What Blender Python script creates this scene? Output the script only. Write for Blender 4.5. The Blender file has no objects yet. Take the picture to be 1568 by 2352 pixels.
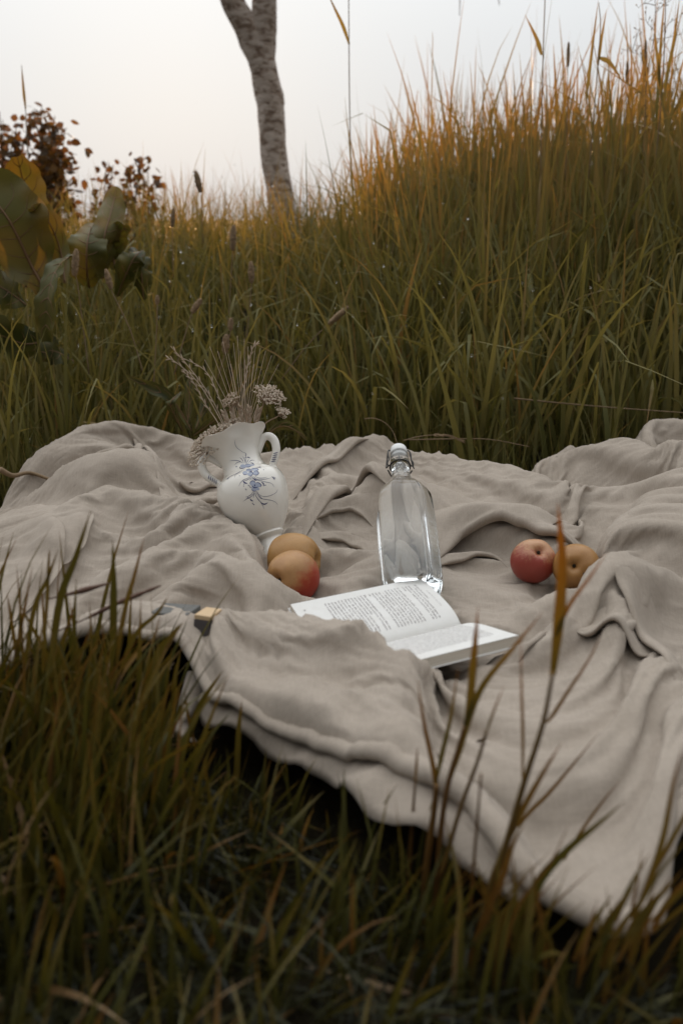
import bpy, bmesh, math, random
import numpy as np
from mathutils import Vector, Matrix, noise as mnoise

random.seed(7)
RNG = np.random.default_rng(11)
scene = bpy.context.scene
COL = scene.collection
R = math.radians

# ------------------------------------------------------------------ camera, sky, sun, exposure
CAM_H = 0.56
FPX = 35.0 / 36.0 * 2352.0                 # focal length in pixels of a 1568 x 2352 picture
PITCH = math.atan((1176 - 500) / FPX)
cam_data = bpy.data.cameras.new("camera")
cam = bpy.data.objects.new("camera", cam_data)
COL.objects.link(cam)
cam.location = (0, 0, CAM_H)
cam.rotation_euler = (math.pi / 2 - PITCH, 0, 0)
cam_data.sensor_fit = 'VERTICAL'
cam_data.sensor_height = 36.0
cam_data.sensor_width = 24.0
cam_data.lens = 35.0
cam_data.clip_start = 0.02
cam_data.clip_end = 3000
cam_data.dof.use_dof = True
cam_data.dof.focus_distance = 1.75
cam_data.dof.aperture_fstop = 4.0
scene.camera = cam

SUN_AZ, SUN_EL = R(-9), R(7.0)              # measured from +Y towards +X
world = bpy.data.worlds.new("World")
scene.world = world
world.use_nodes = True
wn, wl = world.node_tree.nodes, world.node_tree.links
wn.clear()
w_out = wn.new('ShaderNodeOutputWorld')
w_bg = wn.new('ShaderNodeBackground')
w_sky = wn.new('ShaderNodeTexSky')
w_sky.sky_type = 'NISHITA'
w_sky.sun_disc = False
w_sky.sun_elevation = SUN_EL
w_sky.sun_rotation = SUN_AZ
w_sky.altitude = 50
w_sky.air_density = 1.0
w_sky.dust_density = 3.5
w_sky.ozone_density = 1.0
# thin high overcast veil over the clear sky: desaturates and evens it out
w_veil = wn.new('ShaderNodeMix'); w_veil.data_type = 'RGBA'
w_hsv = wn.new('ShaderNodeHueSaturation')
w_hsv.inputs['Saturation'].default_value = 0.8
wl.new(w_sky.outputs[0], w_hsv.inputs['Color'])
wl.new(w_hsv.outputs[0], w_veil.inputs['A'])
# overcast veil: brighter overhead than at the horizon, a little brighter towards the sun
w_tc = wn.new('ShaderNodeTexCoord')
w_sep = wn.new('ShaderNodeSeparateXYZ'); wl.new(w_tc.outputs['Generated'], w_sep.inputs[0])
w_up = wn.new('ShaderNodeMapRange'); 
w_pow = wn.new('ShaderNodeMath'); w_pow.operation = 'POWER'; w_pow.use_clamp = True
wl.new(w_sep.outputs['Z'], w_pow.inputs[0]); w_pow.inputs[1].default_value = 1.5
wl.new(w_pow.outputs[0], w_up.inputs['Value'])
for k, v in (('From Min', 0.0), ('From Max', 1.0), ('To Min', 1.0), ('To Max', 5.0)): w_up.inputs[k].default_value = v
w_dot = wn.new('ShaderNodeVectorMath'); w_dot.operation = 'DOT_PRODUCT'; wl.new(w_tc.outputs['Generated'], w_dot.inputs[0])
w_dot.inputs[1].default_value = (math.sin(SUN_AZ), math.cos(SUN_AZ), 0.0)
w_side = wn.new('ShaderNodeMapRange'); wl.new(w_dot.outputs['Value'], w_side.inputs['Value'])
for k, v in (('From Min', -1.0), ('From Max', 1.0), ('To Min', 0.12), ('To Max', 1.0)): w_side.inputs[k].default_value = v
w_mul = wn.new('ShaderNodeMath'); w_mul.operation = 'MULTIPLY'; wl.new(w_up.outputs[0], w_mul.inputs[0]); wl.new(w_side.outputs[0], w_mul.inputs[1])
w_tint = wn.new('ShaderNodeVectorMath'); w_tint.operation = 'SCALE'; w_tint.inputs[0].default_value = (3.62, 3.74, 3.84)
wl.new(w_mul.outputs[0], w_tint.inputs['Scale'])
wl.new(w_tint.outputs[0], w_veil.inputs['B'])
w_veil.inputs['Factor'].default_value = 0.984
wl.new(w_veil.outputs['Result'], w_bg.inputs['Color'])
w_bg.inputs['Strength'].default_value = 0.12
wl.new(w_bg.outputs[0], w_out.inputs['Surface'])

sun_data = bpy.data.lights.new("sun", 'SUN')
sun = bpy.data.objects.new("sun", sun_data)
COL.objects.link(sun)
sun_data.energy = 4.8
sun_data.color = (1.0, 0.57, 0.25)
sun_data.angle = R(1.5)
sd = Vector((math.sin(SUN_AZ) * math.cos(SUN_EL), math.cos(SUN_AZ) * math.cos(SUN_EL), math.sin(SUN_EL)))
sun.rotation_euler = sd.to_track_quat('Z', 'Y').to_euler()
sun.location = (-2, 12, 4)

scene.view_settings.view_transform = 'Standard'
scene.view_settings.look = 'None'
scene.view_settings.exposure = 0.55
scene.view_settings.gamma = 1.0
scene.view_settings.use_curve_mapping = False
scene.render.engine = 'CYCLES'
cy = scene.cycles
cy.max_bounces = 14
cy.diffuse_bounces = 2
cy.glossy_bounces = 5
cy.transmission_bounces = 14
cy.transparent_max_bounces = 12
cy.sample_clamp_indirect = 6.0
cy.use_denoising = True

# ------------------------------------------------------------------ picture <-> place
_F = np.array([0, math.cos(PITCH), -math.sin(PITCH)])
_U = np.array([0, math.sin(PITCH), math.cos(PITCH)])
_R = np.array([1.0, 0, 0])
_C = np.array([0, 0, CAM_H])

def ray(px, py):
    return _R * ((px - 784) / FPX) + _U * (-(py - 1176) / FPX) + _F

def Pz(px, py, z=0.0):
    d = ray(px, py)
    return _C + d * ((z - CAM_H) / d[2])

def Py(px, py, Y):
    d = ray(px, py)
    return _C + d * (Y / d[1])

def Pd(px, py, anchor, L, far=True):
    """Point of the sight line at distance L from a known point."""
    d = ray(px, py); d = d / np.linalg.norm(d)
    oc = _C - np.asarray(anchor)
    b = float(np.dot(oc, d)); c = float(np.dot(oc, oc)) - L * L
    disc = b * b - c
    disc = math.sqrt(max(disc, 0))
    return _C + d * (-b + disc if far else -b - disc)

# ------------------------------------------------------------------ object helpers
def link(o, parent=None):
    COL.objects.link(o)
    if parent is not None:
        o.parent = parent
    return o

def tag(o, label=None, cat=None, group=None, kind=None):
    if label: o['label'] = label
    if cat: o['category'] = cat
    if group: o['group'] = group
    if kind: o['kind'] = kind
    return o

def empty(name, loc, label, cat, group=None):
    o = bpy.data.objects.new(name, None)
    o.location = Vector(loc)
    o.empty_display_size = 0.05
    link(o)
    return tag(o, label, cat, group)

def np_mesh(name, verts, faces, mat=None, smooth=True, attrs=None):
    """faces: (N,k) int array of equal polygons, or list of such arrays."""
    verts = np.asarray(verts, dtype=np.float32)
    if not isinstance(faces, (list, tuple)):
        faces = [faces]
    faces = [np.asarray(f, dtype=np.int32) for f in faces if len(f)]
    me = bpy.data.meshes.new(name)
    me.vertices.add(len(verts))
    me.vertices.foreach_set('co', verts.ravel())
    nl = sum(f.size for f in faces); npoly = sum(len(f) for f in faces)
    me.loops.add(nl)
    me.loops.foreach_set('vertex_index', np.concatenate([f.ravel() for f in faces]))
    me.polygons.add(npoly)
    tot = np.concatenate([np.full(len(f), f.shape[1], np.int32) for f in faces])
    start = np.concatenate([[0], np.cumsum(tot)[:-1]]).astype(np.int32)
    me.polygons.foreach_set('loop_start', start)
    me.polygons.foreach_set('loop_total', tot)
    me.polygons.foreach_set('use_smooth', np.full(npoly, smooth))
    for k, v in (attrs or {}).items():
        a = me.attributes.new(k, 'FLOAT', 'POINT')
        a.data.foreach_set('value', np.asarray(v, dtype=np.float32))
    me.update(calc_edges=True)
    me.validate()
    if mat: me.materials.append(mat)
    return me

def obj(name, me, parent=None, world=True):
    """Link a mesh whose vertices are in world space; under a parent it keeps its place."""
    o = bpy.data.objects.new(name, me)
    link(o, parent)
    if parent is not None and world:
        o.matrix_parent_inverse = parent.matrix_basis.inverted()
    return o

def grid_faces(n, m, wrap=False):
    """n rows x m columns, row-major."""
    i = np.arange(n - 1)[:, None]; j = np.arange(m if wrap else m - 1)[None, :]
    j2 = (j + 1) % m
    a = i * m + j; b = i * m + j2; c = (i + 1) * m + j2; d = (i + 1) * m + j
    return np.stack([a, b, c, d], -1).reshape(-1, 4)

def crom(pts, sub=6):
    """Catmull-Rom through points."""
    P = np.asarray(pts, float)
    if len(P) < 3:
        t = np.linspace(0, 1, sub + 1)[:, None]
        return P[0] * (1 - t) + P[-1] * t
    Q = np.vstack([2 * P[0] - P[1], P, 2 * P[-1] - P[-2]])
    out = []
    for k in range(1, len(Q) - 2):
        p0, p1, p2, p3 = Q[k - 1], Q[k], Q[k + 1], Q[k + 2]
        for t in np.linspace(0, 1, sub, endpoint=False):
            out.append(0.5 * ((2 * p1) + (-p0 + p2) * t + (2 * p0 - 5 * p1 + 4 * p2 - p3) * t * t + (-p0 + 3 * p1 - 3 * p2 + p3) * t ** 3))
    out.append(P[-1])
    return np.array(out)

def project(P):
    """world points -> picture pixels (1568 x 2352)"""
    d = np.asarray(P, float) - _C
    zc_ = d @ _F
    return 784 + FPX * (d @ _R) / zc_, 1176 - FPX * (d @ _U) / zc_

def unit(v):
    v = np.asarray(v, float)
    return v / (np.linalg.norm(v, axis=-1, keepdims=True) + 1e-12)

def tube_arrays(path, radii, seg=8, cap=True):
    P = np.asarray(path, float); n = len(P)
    rad = np.broadcast_to(np.asarray(radii, float), (n,))
    T = np.gradient(P, axis=0); T = unit(T)
    up = np.array([0, 0, 1.0]) if abs(T[0][2]) < 0.9 else np.array([1.0, 0, 0])
    N = np.zeros_like(P); N[0] = unit(np.cross(T[0], up))
    for k in range(1, n):
        v = N[k - 1] - T[k] * np.dot(N[k - 1], T[k]); N[k] = unit(v)
    B = np.cross(T, N)
    a = np.linspace(0, 2 * np.pi, seg, endpoint=False)
    V = P[:, None] + rad[:, None, None] * (np.cos(a)[None, :, None] * N[:, None] + np.sin(a)[None, :, None] * B[:, None])
    V = V.reshape(-1, 3); Fq = grid_faces(n, seg, True)
    Ft = np.zeros((0, 3), int)
    if cap:
        c0, c1 = len(V), len(V) + 1
        V = np.vstack([V, P[0], P[-1]])
        j = np.arange(seg); j2 = (j + 1) % seg
        Ft = np.vstack([np.stack([np.full(seg, c0), j2, j], 1), np.stack([np.full(seg, c1), (n - 1) * seg + j, (n - 1) * seg + j2], 1)])
    return V, Fq, Ft

class Bag:
    """Collects pieces of one part."""
    def __init__(s): s.v = []; s.q = []; s.t = []; s.n = 0; s.a = {}
    def add(s, V, Q=None, T=None, **at):
        V = np.asarray(V, float)
        s.v.append(V)
        if Q is not None and len(Q): s.q.append(np.asarray(Q) + s.n)
        if T is not None and len(T): s.t.append(np.asarray(T) + s.n)
        for k, x in at.items(): s.a.setdefault(k, []).append(np.broadcast_to(np.asarray(x, float), (len(V),)))
        s.n += len(V)
    def tube(s, path, radii, seg=6, **at):
        V, Q, T = tube_arrays(path, radii, seg); s.add(V, Q, T, **at)
    def mesh(s, name, mat, smooth=True):
        fs = []
        if s.q: fs.append(np.vstack(s.q))
        if s.t: fs.append(np.vstack(s.t))
        return np_mesh(name, np.vstack(s.v), fs, mat, smooth, {k: np.concatenate(x) for k, x in s.a.items()})

def fbm(x, y, seed=0.0, oct=4, s=1.0):
    out = np.zeros_like(x)
    fx, fy = np.ravel(x) * s, np.ravel(y) * s
    r = np.array([mnoise.fractal(Vector((a + seed, b - seed * 1.7, seed * 0.37)), 1.0, 2.0, oct) for a, b in zip(fx, fy)])
    return r.reshape(np.shape(x))

def vnoise(x, y, seed=0):
    """Fast value noise (numpy)."""
    rs = np.random.default_rng(seed); tab = rs.random((256, 256)) * 2 - 1
    xi = np.floor(x).astype(int); yi = np.floor(y).astype(int)
    fx = x - xi; fy = y - yi
    fx = fx * fx * fx * (fx * (fx * 6 - 15) + 10); fy = fy * fy * fy * (fy * (fy * 6 - 15) + 10)
    g = lambda a, b: tab[a % 256, b % 256]
    return (g(xi, yi) * (1 - fx) * (1 - fy) + g(xi + 1, yi) * fx * (1 - fy) + g(xi, yi + 1) * (1 - fx) * fy + g(xi + 1, yi + 1) * fx * fy)

def sstep(x, a=0.0, b=1.0):
    t = np.clip((np.asarray(x, float) - a) / (b - a), 0, 1)
    return t * t * (3 - 2 * t)

# ------------------------------------------------------------------ materials
def new_mat(name):
    m = bpy.data.materials.new(name); m.use_nodes = True
    nt = m.node_tree; nt.nodes.clear()
    out = nt.nodes.new('ShaderNodeOutputMaterial')
    return m, nt.nodes, nt.links, out

def bsdf(nodes, color=(0.5, 0.5, 0.5), rough=0.5, spec=0.5, **kw):
    b = nodes.new('ShaderNodeBsdfPrincipled')
    b.inputs['Base Color'].default_value = (*color, 1)
    b.inputs['Roughness'].default_value = rough
    b.inputs['Specular IOR Level'].default_value = spec
    for k, v in kw.items(): b.inputs[k].default_value = v
    return b

def tex_noise(nodes, links, scale, detail=4, rough=0.55, vec=None, coord='Object', dist=0.0):
    n = nodes.new('ShaderNodeTexNoise')
    n.inputs['Scale'].default_value = scale; n.inputs['Detail'].default_value = detail
    n.inputs['Roughness'].default_value = rough; n.inputs['Distortion'].default_value = dist
    if vec is None:
        tc = nodes.new('ShaderNodeTexCoord'); vec = tc.outputs[coord]
    links.new(vec, n.inputs['Vector'])
    return n

def ramp(nodes, links, fac, stops):
    r = nodes.new('ShaderNodeValToRGB')
    cr = r.color_ramp
    while len(cr.elements) < len(stops): cr.elements.new(0.5)
    for e, (p, c) in zip(cr.elements, stops):
        e.position = p; e.color = (*c, 1) if len(c) == 3 else c
    links.new(fac, r.inputs[0])
    return r

def mapping(nodes, links, scale, coord='Object', rot=(0, 0, 0)):
    tc = nodes.new('ShaderNodeTexCoord'); mp = nodes.new('ShaderNodeMapping')
    mp.inputs['Scale'].default_value = scale; mp.inputs['Rotation'].default_value = rot
    links.new(tc.outputs[coord], mp.inputs['Vector'])
    return mp.outputs[0]

def attr(nodes, name):
    a = nodes.new('ShaderNodeAttribute'); a.attribute_name = name
    return a.outputs['Fac']

def mathn(nodes, links, op, a, b):
    m = nodes.new('ShaderNodeMath'); m.operation = op
    for k, v in ((0, a), (1, b)):
        if isinstance(v, (int, float)): m.inputs[k].default_value = v
        else: links.new(v, m.inputs[k])
    return m.outputs[0]

def bump(nodes, links, height, strength=0.3, dist=0.002, target=None):
    b = nodes.new('ShaderNodeBump'); b.inputs['Strength'].default_value = strength
    b.inputs['Distance'].default_value = dist
    links.new(height, b.inputs['Height'])
    if target is not None: links.new(b.outputs[0], target.inputs['Normal'])
    return b

def mat_leafy(name, stops, trans=0.45, tcol_gain=(1.6, 1.25, 0.6), rough=0.5, attr_name='tone', spec=0.35):
    """Thin plant matter: colour from a per-blade tone, light passes through."""
    m, n, l, out = new_mat(name)
    f = attr(n, attr_name)
    r = ramp(n, l, f, stops)
    b = bsdf(n, rough=rough, spec=spec)
    l.new(r.outputs[0], b.inputs['Base Color'])
    t = n.new('ShaderNodeBsdfTranslucent')
    g = n.new('ShaderNodeMix'); g.data_type = 'RGBA'; g.blend_type = 'MULTIPLY'; g.inputs['Factor'].default_value = 1
    l.new(r.outputs[0], g.inputs['A']); g.inputs['B'].default_value = (*tcol_gain, 1)
    l.new(g.outputs['Result'], t.inputs['Color'])
    mx = n.new('ShaderNodeMixShader'); mx.inputs[0].default_value = trans
    l.new(b.outputs[0], mx.inputs[1]); l.new(t.outputs[0], mx.inputs[2])
    l.new(mx.outputs[0], out.inputs['Surface'])
    return m

def simple_mat(name, color, rough=0.5, spec=0.5, var=0.0, scale=30, bumpd=0.0, **kw):
    m, n, l, out = new_mat(name)
    b = bsdf(n, color, rough, spec, **kw)
    if var or bumpd:
        t = tex_noise(n, l, scale, 5)
        if var:
            r = ramp(n, l, t.outputs['Fac'], [(0.25, tuple(c * (1 - var) for c in color)), (0.75, tuple(min(1, c * (1 + var)) for c in color))])
            l.new(r.outputs[0], b.inputs['Base Color'])
        if bumpd: bump(n, l, t.outputs['Fac'], 0.6, bumpd, b)
    l.new(b.outputs[0], out.inputs['Surface'])
    return m
# ------------------------------------------------------------------ the ground and the bank behind the blanket
FAR_EDGE = [(-320, 1215, .02), (0, 1172, .02), (40, 1135, .03), (80, 1102, .04), (140, 1078, .05), (165, 1020, .10), (190, 972, .14), (260, 952, .155), (345, 944, .155), (400, 978, .12), (440, 1024, .08), (520, 1040, .06), (640, 1020, .06), (700, 1020, .06), (770, 1010, .08), (850, 1006, .09), (900, 1022, .08), (960, 1042, .08), (1100, 1054, .09), (1200, 1073, .08), (1260, 1081, .06), (1300, 1042, .08), (1350, 1018, .1), (1430, 1011, .11), (1480, 987, .11), (1568, 966, .12), (1950, 960, .1)]
NEAR_EDGE = [(-320, 1590, .03), (0, 1500, .06), (150, 1462, .075), (300, 1432, .085), (400, 1442, .085), (455, 1500, .07), (500, 1640, .02), (590, 1728, .0), (700, 1797, -.01), (860, 1895, -.015), (960, 1935, -.015), (1100, 2012, -.015), (1250, 2112, -.015), (1400, 2240, -.02), (1450, 2140, -.02), (1500, 2010, -.02), (1568, 1972, -.02), (1800, 1900, -.02)]
_fe = np.array([Pz(*p) for p in FAR_EDGE]); _ne = np.array([Pz(*p) for p in NEAR_EDGE])
_fx = np.maximum.accumulate(_fe[:, 0] + np.arange(len(_fe)) * 1e-5)
_nx = np.maximum.accumulate(_ne[:, 0] + np.arange(len(_ne)) * 1e-5)

def smooth_curve(xs, ys, win):
    g = np.linspace(xs[0], xs[-1], 900); v = np.interp(g, xs, ys)
    k = max(1, int(win / (g[1] - g[0]))); w = np.hanning(2 * k + 1); w /= w.sum()
    v = np.convolve(np.pad(v, k, mode='edge'), w, 'valid')
    return lambda x: np.interp(x, g, v)

far_y = smooth_curve(_fx, _fe[:, 1], 0.03)
near_y = smooth_curve(_nx, _ne[:, 1], 0.012)

def ground_z(x, y):
    x = np.asarray(x, float); y = np.asarray(y, float)
    rise = sstep(y, 2.1, 4.1) - 1.1 * sstep(y, 4.4, 8.0)
    amp = 0.32 + 0.14 * sstep(x / np.maximum(y, 1), -0.07, 0.09) + 0.14 * sstep(x / np.maximum(y, 1), 0.08, 0.4)
    z = -0.05 + rise * amp - 1.2 * sstep(y, 7, 40)
    z += 0.02 * vnoise(x * 1.7 + 3, y * 1.7, 5) * sstep(y, 2.2, 2.8)
    return z

def build_ground():
    xs = np.concatenate([-np.geomspace(400, 3.2, 22), np.linspace(-3, 3, 90), np.geomspace(3.2, 400, 22)])
    ys = np.concatenate([-np.geomspace(200, 1.2, 14), np.linspace(-1, 6, 100), np.geomspace(6.2, 900, 40)])
    X, Y = np.meshgrid(xs, ys); Z = ground_z(X, Y)
    m, n, l, out = new_mat("soil_and_thatch")
    b = bsdf(n, rough=0.95, spec=0.1)
    t = tex_noise(n, l, 14, 8, 0.65)
    r = ramp(n, l, t.outputs['Fac'], [(0.3, (0.008, 0.006, 0.003)), (0.55, (0.017, 0.013, 0.006)), (0.8, (0.038, 0.026, 0.012))])
    l.new(r.outputs[0], b.inputs['Base Color'])
    bump(n, l, t.outputs['Fac'], 0.8, 0.02, b)
    l.new(b.outputs[0], out.inputs['Surface'])
    me = np_mesh("ground", np.stack([X, Y, Z], -1).reshape(-1, 3), grid_faces(len(ys), len(xs)), m)
    o = obj("ground", me); o['kind'] = 'structure'
build_ground()
# ------------------------------------------------------------------ the linen blanket
def mat_linen():
    m, n, l, out = new_mat("washed_linen")
    b = bsdf(n, (0.42, 0.37, 0.325), 0.88, 0.18)
    b.inputs['Sheen Weight'].default_value = 0.04
    t = tex_noise(n, l, 9, 6, 0.6)
    r = ramp(n, l, t.outputs['Fac'], [(0.3, (0.316, 0.264, 0.213)), (0.7, (0.372, 0.314, 0.259))])
    # thread: long thin streaks both ways
    s1 = tex_noise(n, l, 1.0, 3, 0.6, mapping(n, l, (60, 900, 60)))
    s2 = tex_noise(n, l, 1.0, 3, 0.6, mapping(n, l, (900, 60, 60)))
    th = mathn(n, l, 'ADD', s1.outputs['Fac'], s2.outputs['Fac'])
    rr = ramp(n, l, mathn(n, l, 'MULTIPLY', th, 0.5), [(0.35, (0.86, 0.86, 0.86)), (0.65, (1.1, 1.1, 1.1))])
    mx = n.new('ShaderNodeMix'); mx.data_type = 'RGBA'; mx.blend_type = 'MULTIPLY'; mx.inputs['Factor'].default_value = 1
    l.new(r.outputs[0], mx.inputs['A']); l.new(rr.outputs[0], mx.inputs['B'])
    l.new(mx.outputs['Result'], b.inputs['Base Color'])
    fine = tex_noise(n, l, 1.0, 4, 0.6, mapping(n, l, (48, 48, 48)), dist=0.6)
    b1 = bump(n, l, fine.outputs['Fac'], 0.34, 0.003)
    b2 = bump(n, l, th, 0.2, 0.0005, b)
    l.new(b1.outputs[0], b2.inputs['Normal'])
    l.new(b.outputs[0], out.inputs['Surface'])
    return m
LINEN = mat_linen()

class Field:
    """Distance to a traced crest line, in the ground plane. Its right-hand side (along the trace) is the steep one."""
    def __init__(s, pts, sub=5):
        s.P = crom([Pz(*p) for p in pts], sub)
    def __call__(s, X, Y):
        best = np.full(X.shape, 1e9); side = np.zeros(X.shape); zz = np.zeros(X.shape); tt = np.zeros(X.shape)
        nx = np.zeros(X.shape); ny = np.zeros(X.shape)
        n = len(s.P) - 1
        for k in range(n):
            a, b = s.P[k], s.P[k + 1]; d = b[:2] - a[:2]; L2 = d @ d + 1e-12; L = math.sqrt(L2)
            t = ((X - a[0]) * d[0] + (Y - a[1]) * d[1]) / L2
            tc = np.clip(t, 0, 1)
            ex = X - (a[0] + tc * d[0]); ey = Y - (a[1] + tc * d[1])
            dist = np.hypot(ex, ey); m = dist < best
            best = np.where(m, dist, best)
            cr = (X - a[0]) * d[1] - (Y - a[1]) * d[0]       # > 0 on the right-hand side
            side = np.where(m, cr / L, side)
            zz = np.where(m, a[2] + tc * (b[2] - a[2]), zz)
            tt = np.where(m, (k + tc) / n, tt)
            nx = np.where(m, d[1] / L, nx); ny = np.where(m, -d[0] / L, ny)
        return best, side, zz, tt, nx, ny

BOLSTERS, RIDGES = [], []
RIDGE_GAIN = 2.1
def bolster(pts, wn, wf, lean=0.0):
    BOLSTERS.append((Field(pts), wn, wf, lean))
def ridge(pts, amp, wn, wf, lean=0.0, taper=True, z=0.03):
    F = Field([(p[0], p[1], p[2] if len(p) > 2 else z) for p in pts])
    if lean:                              # the lip hangs forward of its root
        T = unit(np.gradient(F.P[:, :2], axis=0)); Nn = np.stack([T[:, 1], -T[:, 0]], -1)
        t = np.linspace(0, 1, len(F.P))
        F.P[:, :2] -= Nn * (0.2 * RIDGE_GAIN * amp * lean * np.sin(np.pi * t) ** 1.5)[:, None]
    RIDGES.append((F, amp, wn, wf, lean, taper))

# big soft forms: (x, y, height of the crest)
bolster([(165, 1035, .09), (190, 985, .13), (260, 960, .138), (345, 953, .135), (395, 990, .105), (438, 1032, .07)], .075, .05)
bolster([(180, 1065, .10), (240, 1060, .115), (300, 1062, .105)], .05, .08)                    # pillow of the bundle at the back
bolster([(440, 1060, .05), (560, 1060, .06), (640, 1034, .065), (700, 1032, .065), (770, 1024, .062), (850, 1022, .066), (900, 1034, .070), (960, 1052, .078), (1050, 1056, .095), (1200, 1082, .095), (1350, 1115, .09), (1480, 1135, .08)], .20, .06)
bolster([(1254, 1085, .04), (1294, 1050, .085), (1326, 1038, .10), (1396, 1020, .115), (1434, 1022, .115), (1480, 1030, .115), (1568, 1030, .12), (1800, 1010, .11)], .12, .06)
bolster([(1420, 1015, .09), (1474, 1003, .11), (1520, 968, .125), (1600, 968, .125), (1850, 960, .11)], .06, .06)
bolster([(1640, 1085, .11), (1517, 1110, .115), (1480, 1150, .11), (1444, 1198, .10), (1436, 1228, .09), (1404, 1266, .072), (1390, 1297, .062), (1378, 1322, .05)], .02, .34)
bolster([(-60, 1490, .06), (0, 1480, .065), (150, 1448, .08), (300, 1413, .09), (400, 1420, .09), (465, 1458, .08), (540, 1545, .065), (610, 1592, .055)], .035, .09)
bolster([(455, 1436, .060), (560, 1438, .066), (700, 1454, .062), (790, 1490, .060), (862, 1534, .045)], .13, .05)
bolster([(505, 1600, .045), (560, 1590, .055), (650, 1605, .06), (800, 1676, .055), (930, 1763, .05), (1010, 1850, .045), (1100, 1922, .042), (1250, 2042, .04), (1380, 2190, .03)], .033, .06)
bolster([(1000, 1600, .03), (1150, 1590, .04), (1300, 1560, .045), (1480, 1600, .05), (1700, 1650, .05)], .16, .14)
bolster([(895, 1108, .095), (930, 1104, .105), (985, 1112, .095)], .09, .05)
bolster([(640, 1290, .02), (800, 1320, .03), (950, 1345, .03), (1100, 1335, .03), (1250, 1348, .034), (1340, 1364, .036)], .14, .12)
bolster([(40, 1200, .05), (150, 1190, .06), (300, 1200, .055), (450, 1260, .045), (560, 1320, .04)], .2, .16)

# folds and lips: trace, height, steep-side width, soft-side width
ridge([(648, 1098), (700, 1079), (760, 1058), (810, 1036), (850, 1020), (900, 1016)], .017, .014, .035, .01, z=.08)
ridge([(870, 1046), (804, 1056), (767, 1086), (742, 1119), (731, 1150), (690, 1192)], .020, .05, .03, z=.06)
ridge([(676, 1222), (731, 1181), (786, 1150), (800, 1131), (822, 1137), (868, 1163), (930, 1170)], .030, .011, .045, .7, z=.05)
ridge([(690, 1232), (742, 1203), (768, 1196), (795, 1194), (832, 1201), (868, 1214), (940, 1222)], .020, .009, .028, .7, z=.035)
ridge([(704, 1240), (749, 1232), (773, 1229), (795, 1231), (832, 1247), (868, 1272), (930, 1300)], .018, .009, .026, .7, z=.03)
ridge([(711, 1287), (768, 1285), (822, 1305), (850, 1318), (880, 1340)], .008, .01, .02)
ridge([(960, 1262), (1001, 1243), (1049, 1211), (1134, 1221), (1214, 1243), (1273, 1256), (1300, 1250), (1372, 1256)], .032, .010, .08, .6, z=.055)
ridge([(960, 1296), (1004, 1282), (1064, 1271), (1134, 1273), (1172, 1287)], .018, .008, .03, .7, z=.035)
ridge([(1258, 1216), (1276, 1224), (1345, 1227), (1418, 1227)], .014, .014, .02, .4, z=.075)
ridge([(1010, 1140), (1100, 1150), (1220, 1185), (1330, 1200)], .010, .05, .04, z=.08)
ridge([(1010, 1180), (1080, 1170), (1180, 1190), (1260, 1205)], .008, .03, .03, z=.07)
ridge([(234, 971), (293, 995), (331, 1012), (357, 1044), (368, 1098)], .020, .016, .05, .4, z=.12)
ridge([(200, 1000), (262, 1020), (300, 1040), (318, 1062)], .014, .016, .04, z=.12)
ridge([(382, 1118), (351, 1106), (310, 1090), (234, 1093), (190, 1096), (132, 1094), (70, 1106), (20, 1160)], .030, .016, .10, .5, z=.04)
ridge([(187, 1226), (223, 1184), (246, 1167), (264, 1180), (293, 1188), (351, 1194), (459, 1226), (540, 1260), (590, 1290)], .022, .028, .035, z=.05)
ridge([(331, 1196), (381, 1155), (425, 1153), (475, 1165), (540, 1200), (575, 1236)], .014, .025, .03, z=.04)
ridge([(350, 1130), (430, 1120), (500, 1150), (545, 1190)], .012, .03, .025, z=.04)
ridge([(40, 1180), (117, 1150), (176, 1136), (220, 1142), (252, 1150)], .010, .03, .04, z=.055)
ridge([(264, 1247), (322, 1245), (410, 1255), (500, 1275), (580, 1310)], .010, .022, .03, z=.05)
ridge([(230, 1320), (278, 1308), (337, 1296), (381, 1298), (459, 1308), (560, 1342), (640, 1385)], .016, .03, .04, z=.05)
ridge([(430, 1350), (500, 1345), (580, 1368), (640, 1410)], .012, .02, .03, z=.045)
ridge([(170, 1345), (220, 1315), (260, 1300)], .008, .012, .02, z=.05)
ridge([(-60, 1345), (0, 1330), (60, 1305), (100, 1288), (128, 1262), (138, 1240), (124, 1212), (90, 1197)], .017, .004, .11, .5, z=.06)
ridge([(100, 1268), (136, 1260), (164, 1253), (190, 1230), (206, 1206)], .014, .004, .08, .5, z=.06)
ridge([(930, 1530), (940, 1580), (955, 1650), (985, 1720)], .020, .04, .03, z=.03)
ridge([(745, 1470), (830, 1520), (862, 1570), (880, 1640), (930, 1720)], .018, .05, .03, z=.045)
ridge([(1090, 1745), (1113, 1730), (1185, 1688), (1289, 1675), (1379, 1705), (1469, 1750), (1568, 1791), (1700, 1850)], .013, .06, .07, z=.05)
ridge([(1020, 1800), (1150, 1770), (1300, 1800), (1450, 1880), (1560, 1930)], .014, .035, .05, z=.03)
ridge([(1240, 1590), (1350, 1600), (1450, 1660), (1568, 1720)], .010, .03, .04, z=.05)
ridge([(1310, 1472), (1345, 1480), (1390, 1492), (1451, 1503), (1530, 1520)], .022, .010, .04, .5, z=.05)
ridge([(1165, 1540), (1221, 1511), (1262, 1471), (1275, 1440)], .016, .009, .03, .4, z=.04)
ridge([(1394, 1302), (1408, 1323), (1420, 1372), (1430, 1390)], .020, .02, .05, .3, z=.06)
ridge([(1330, 1362), (1340, 1382), (1353, 1412), (1372, 1440)], .020, .014, .02, z=.05)
ridge([(1340, 1400), (1386, 1381), (1440, 1378), (1488, 1374), (1568, 1361), (1700, 1340)], .016, .03, .04, z=.07)
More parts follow.
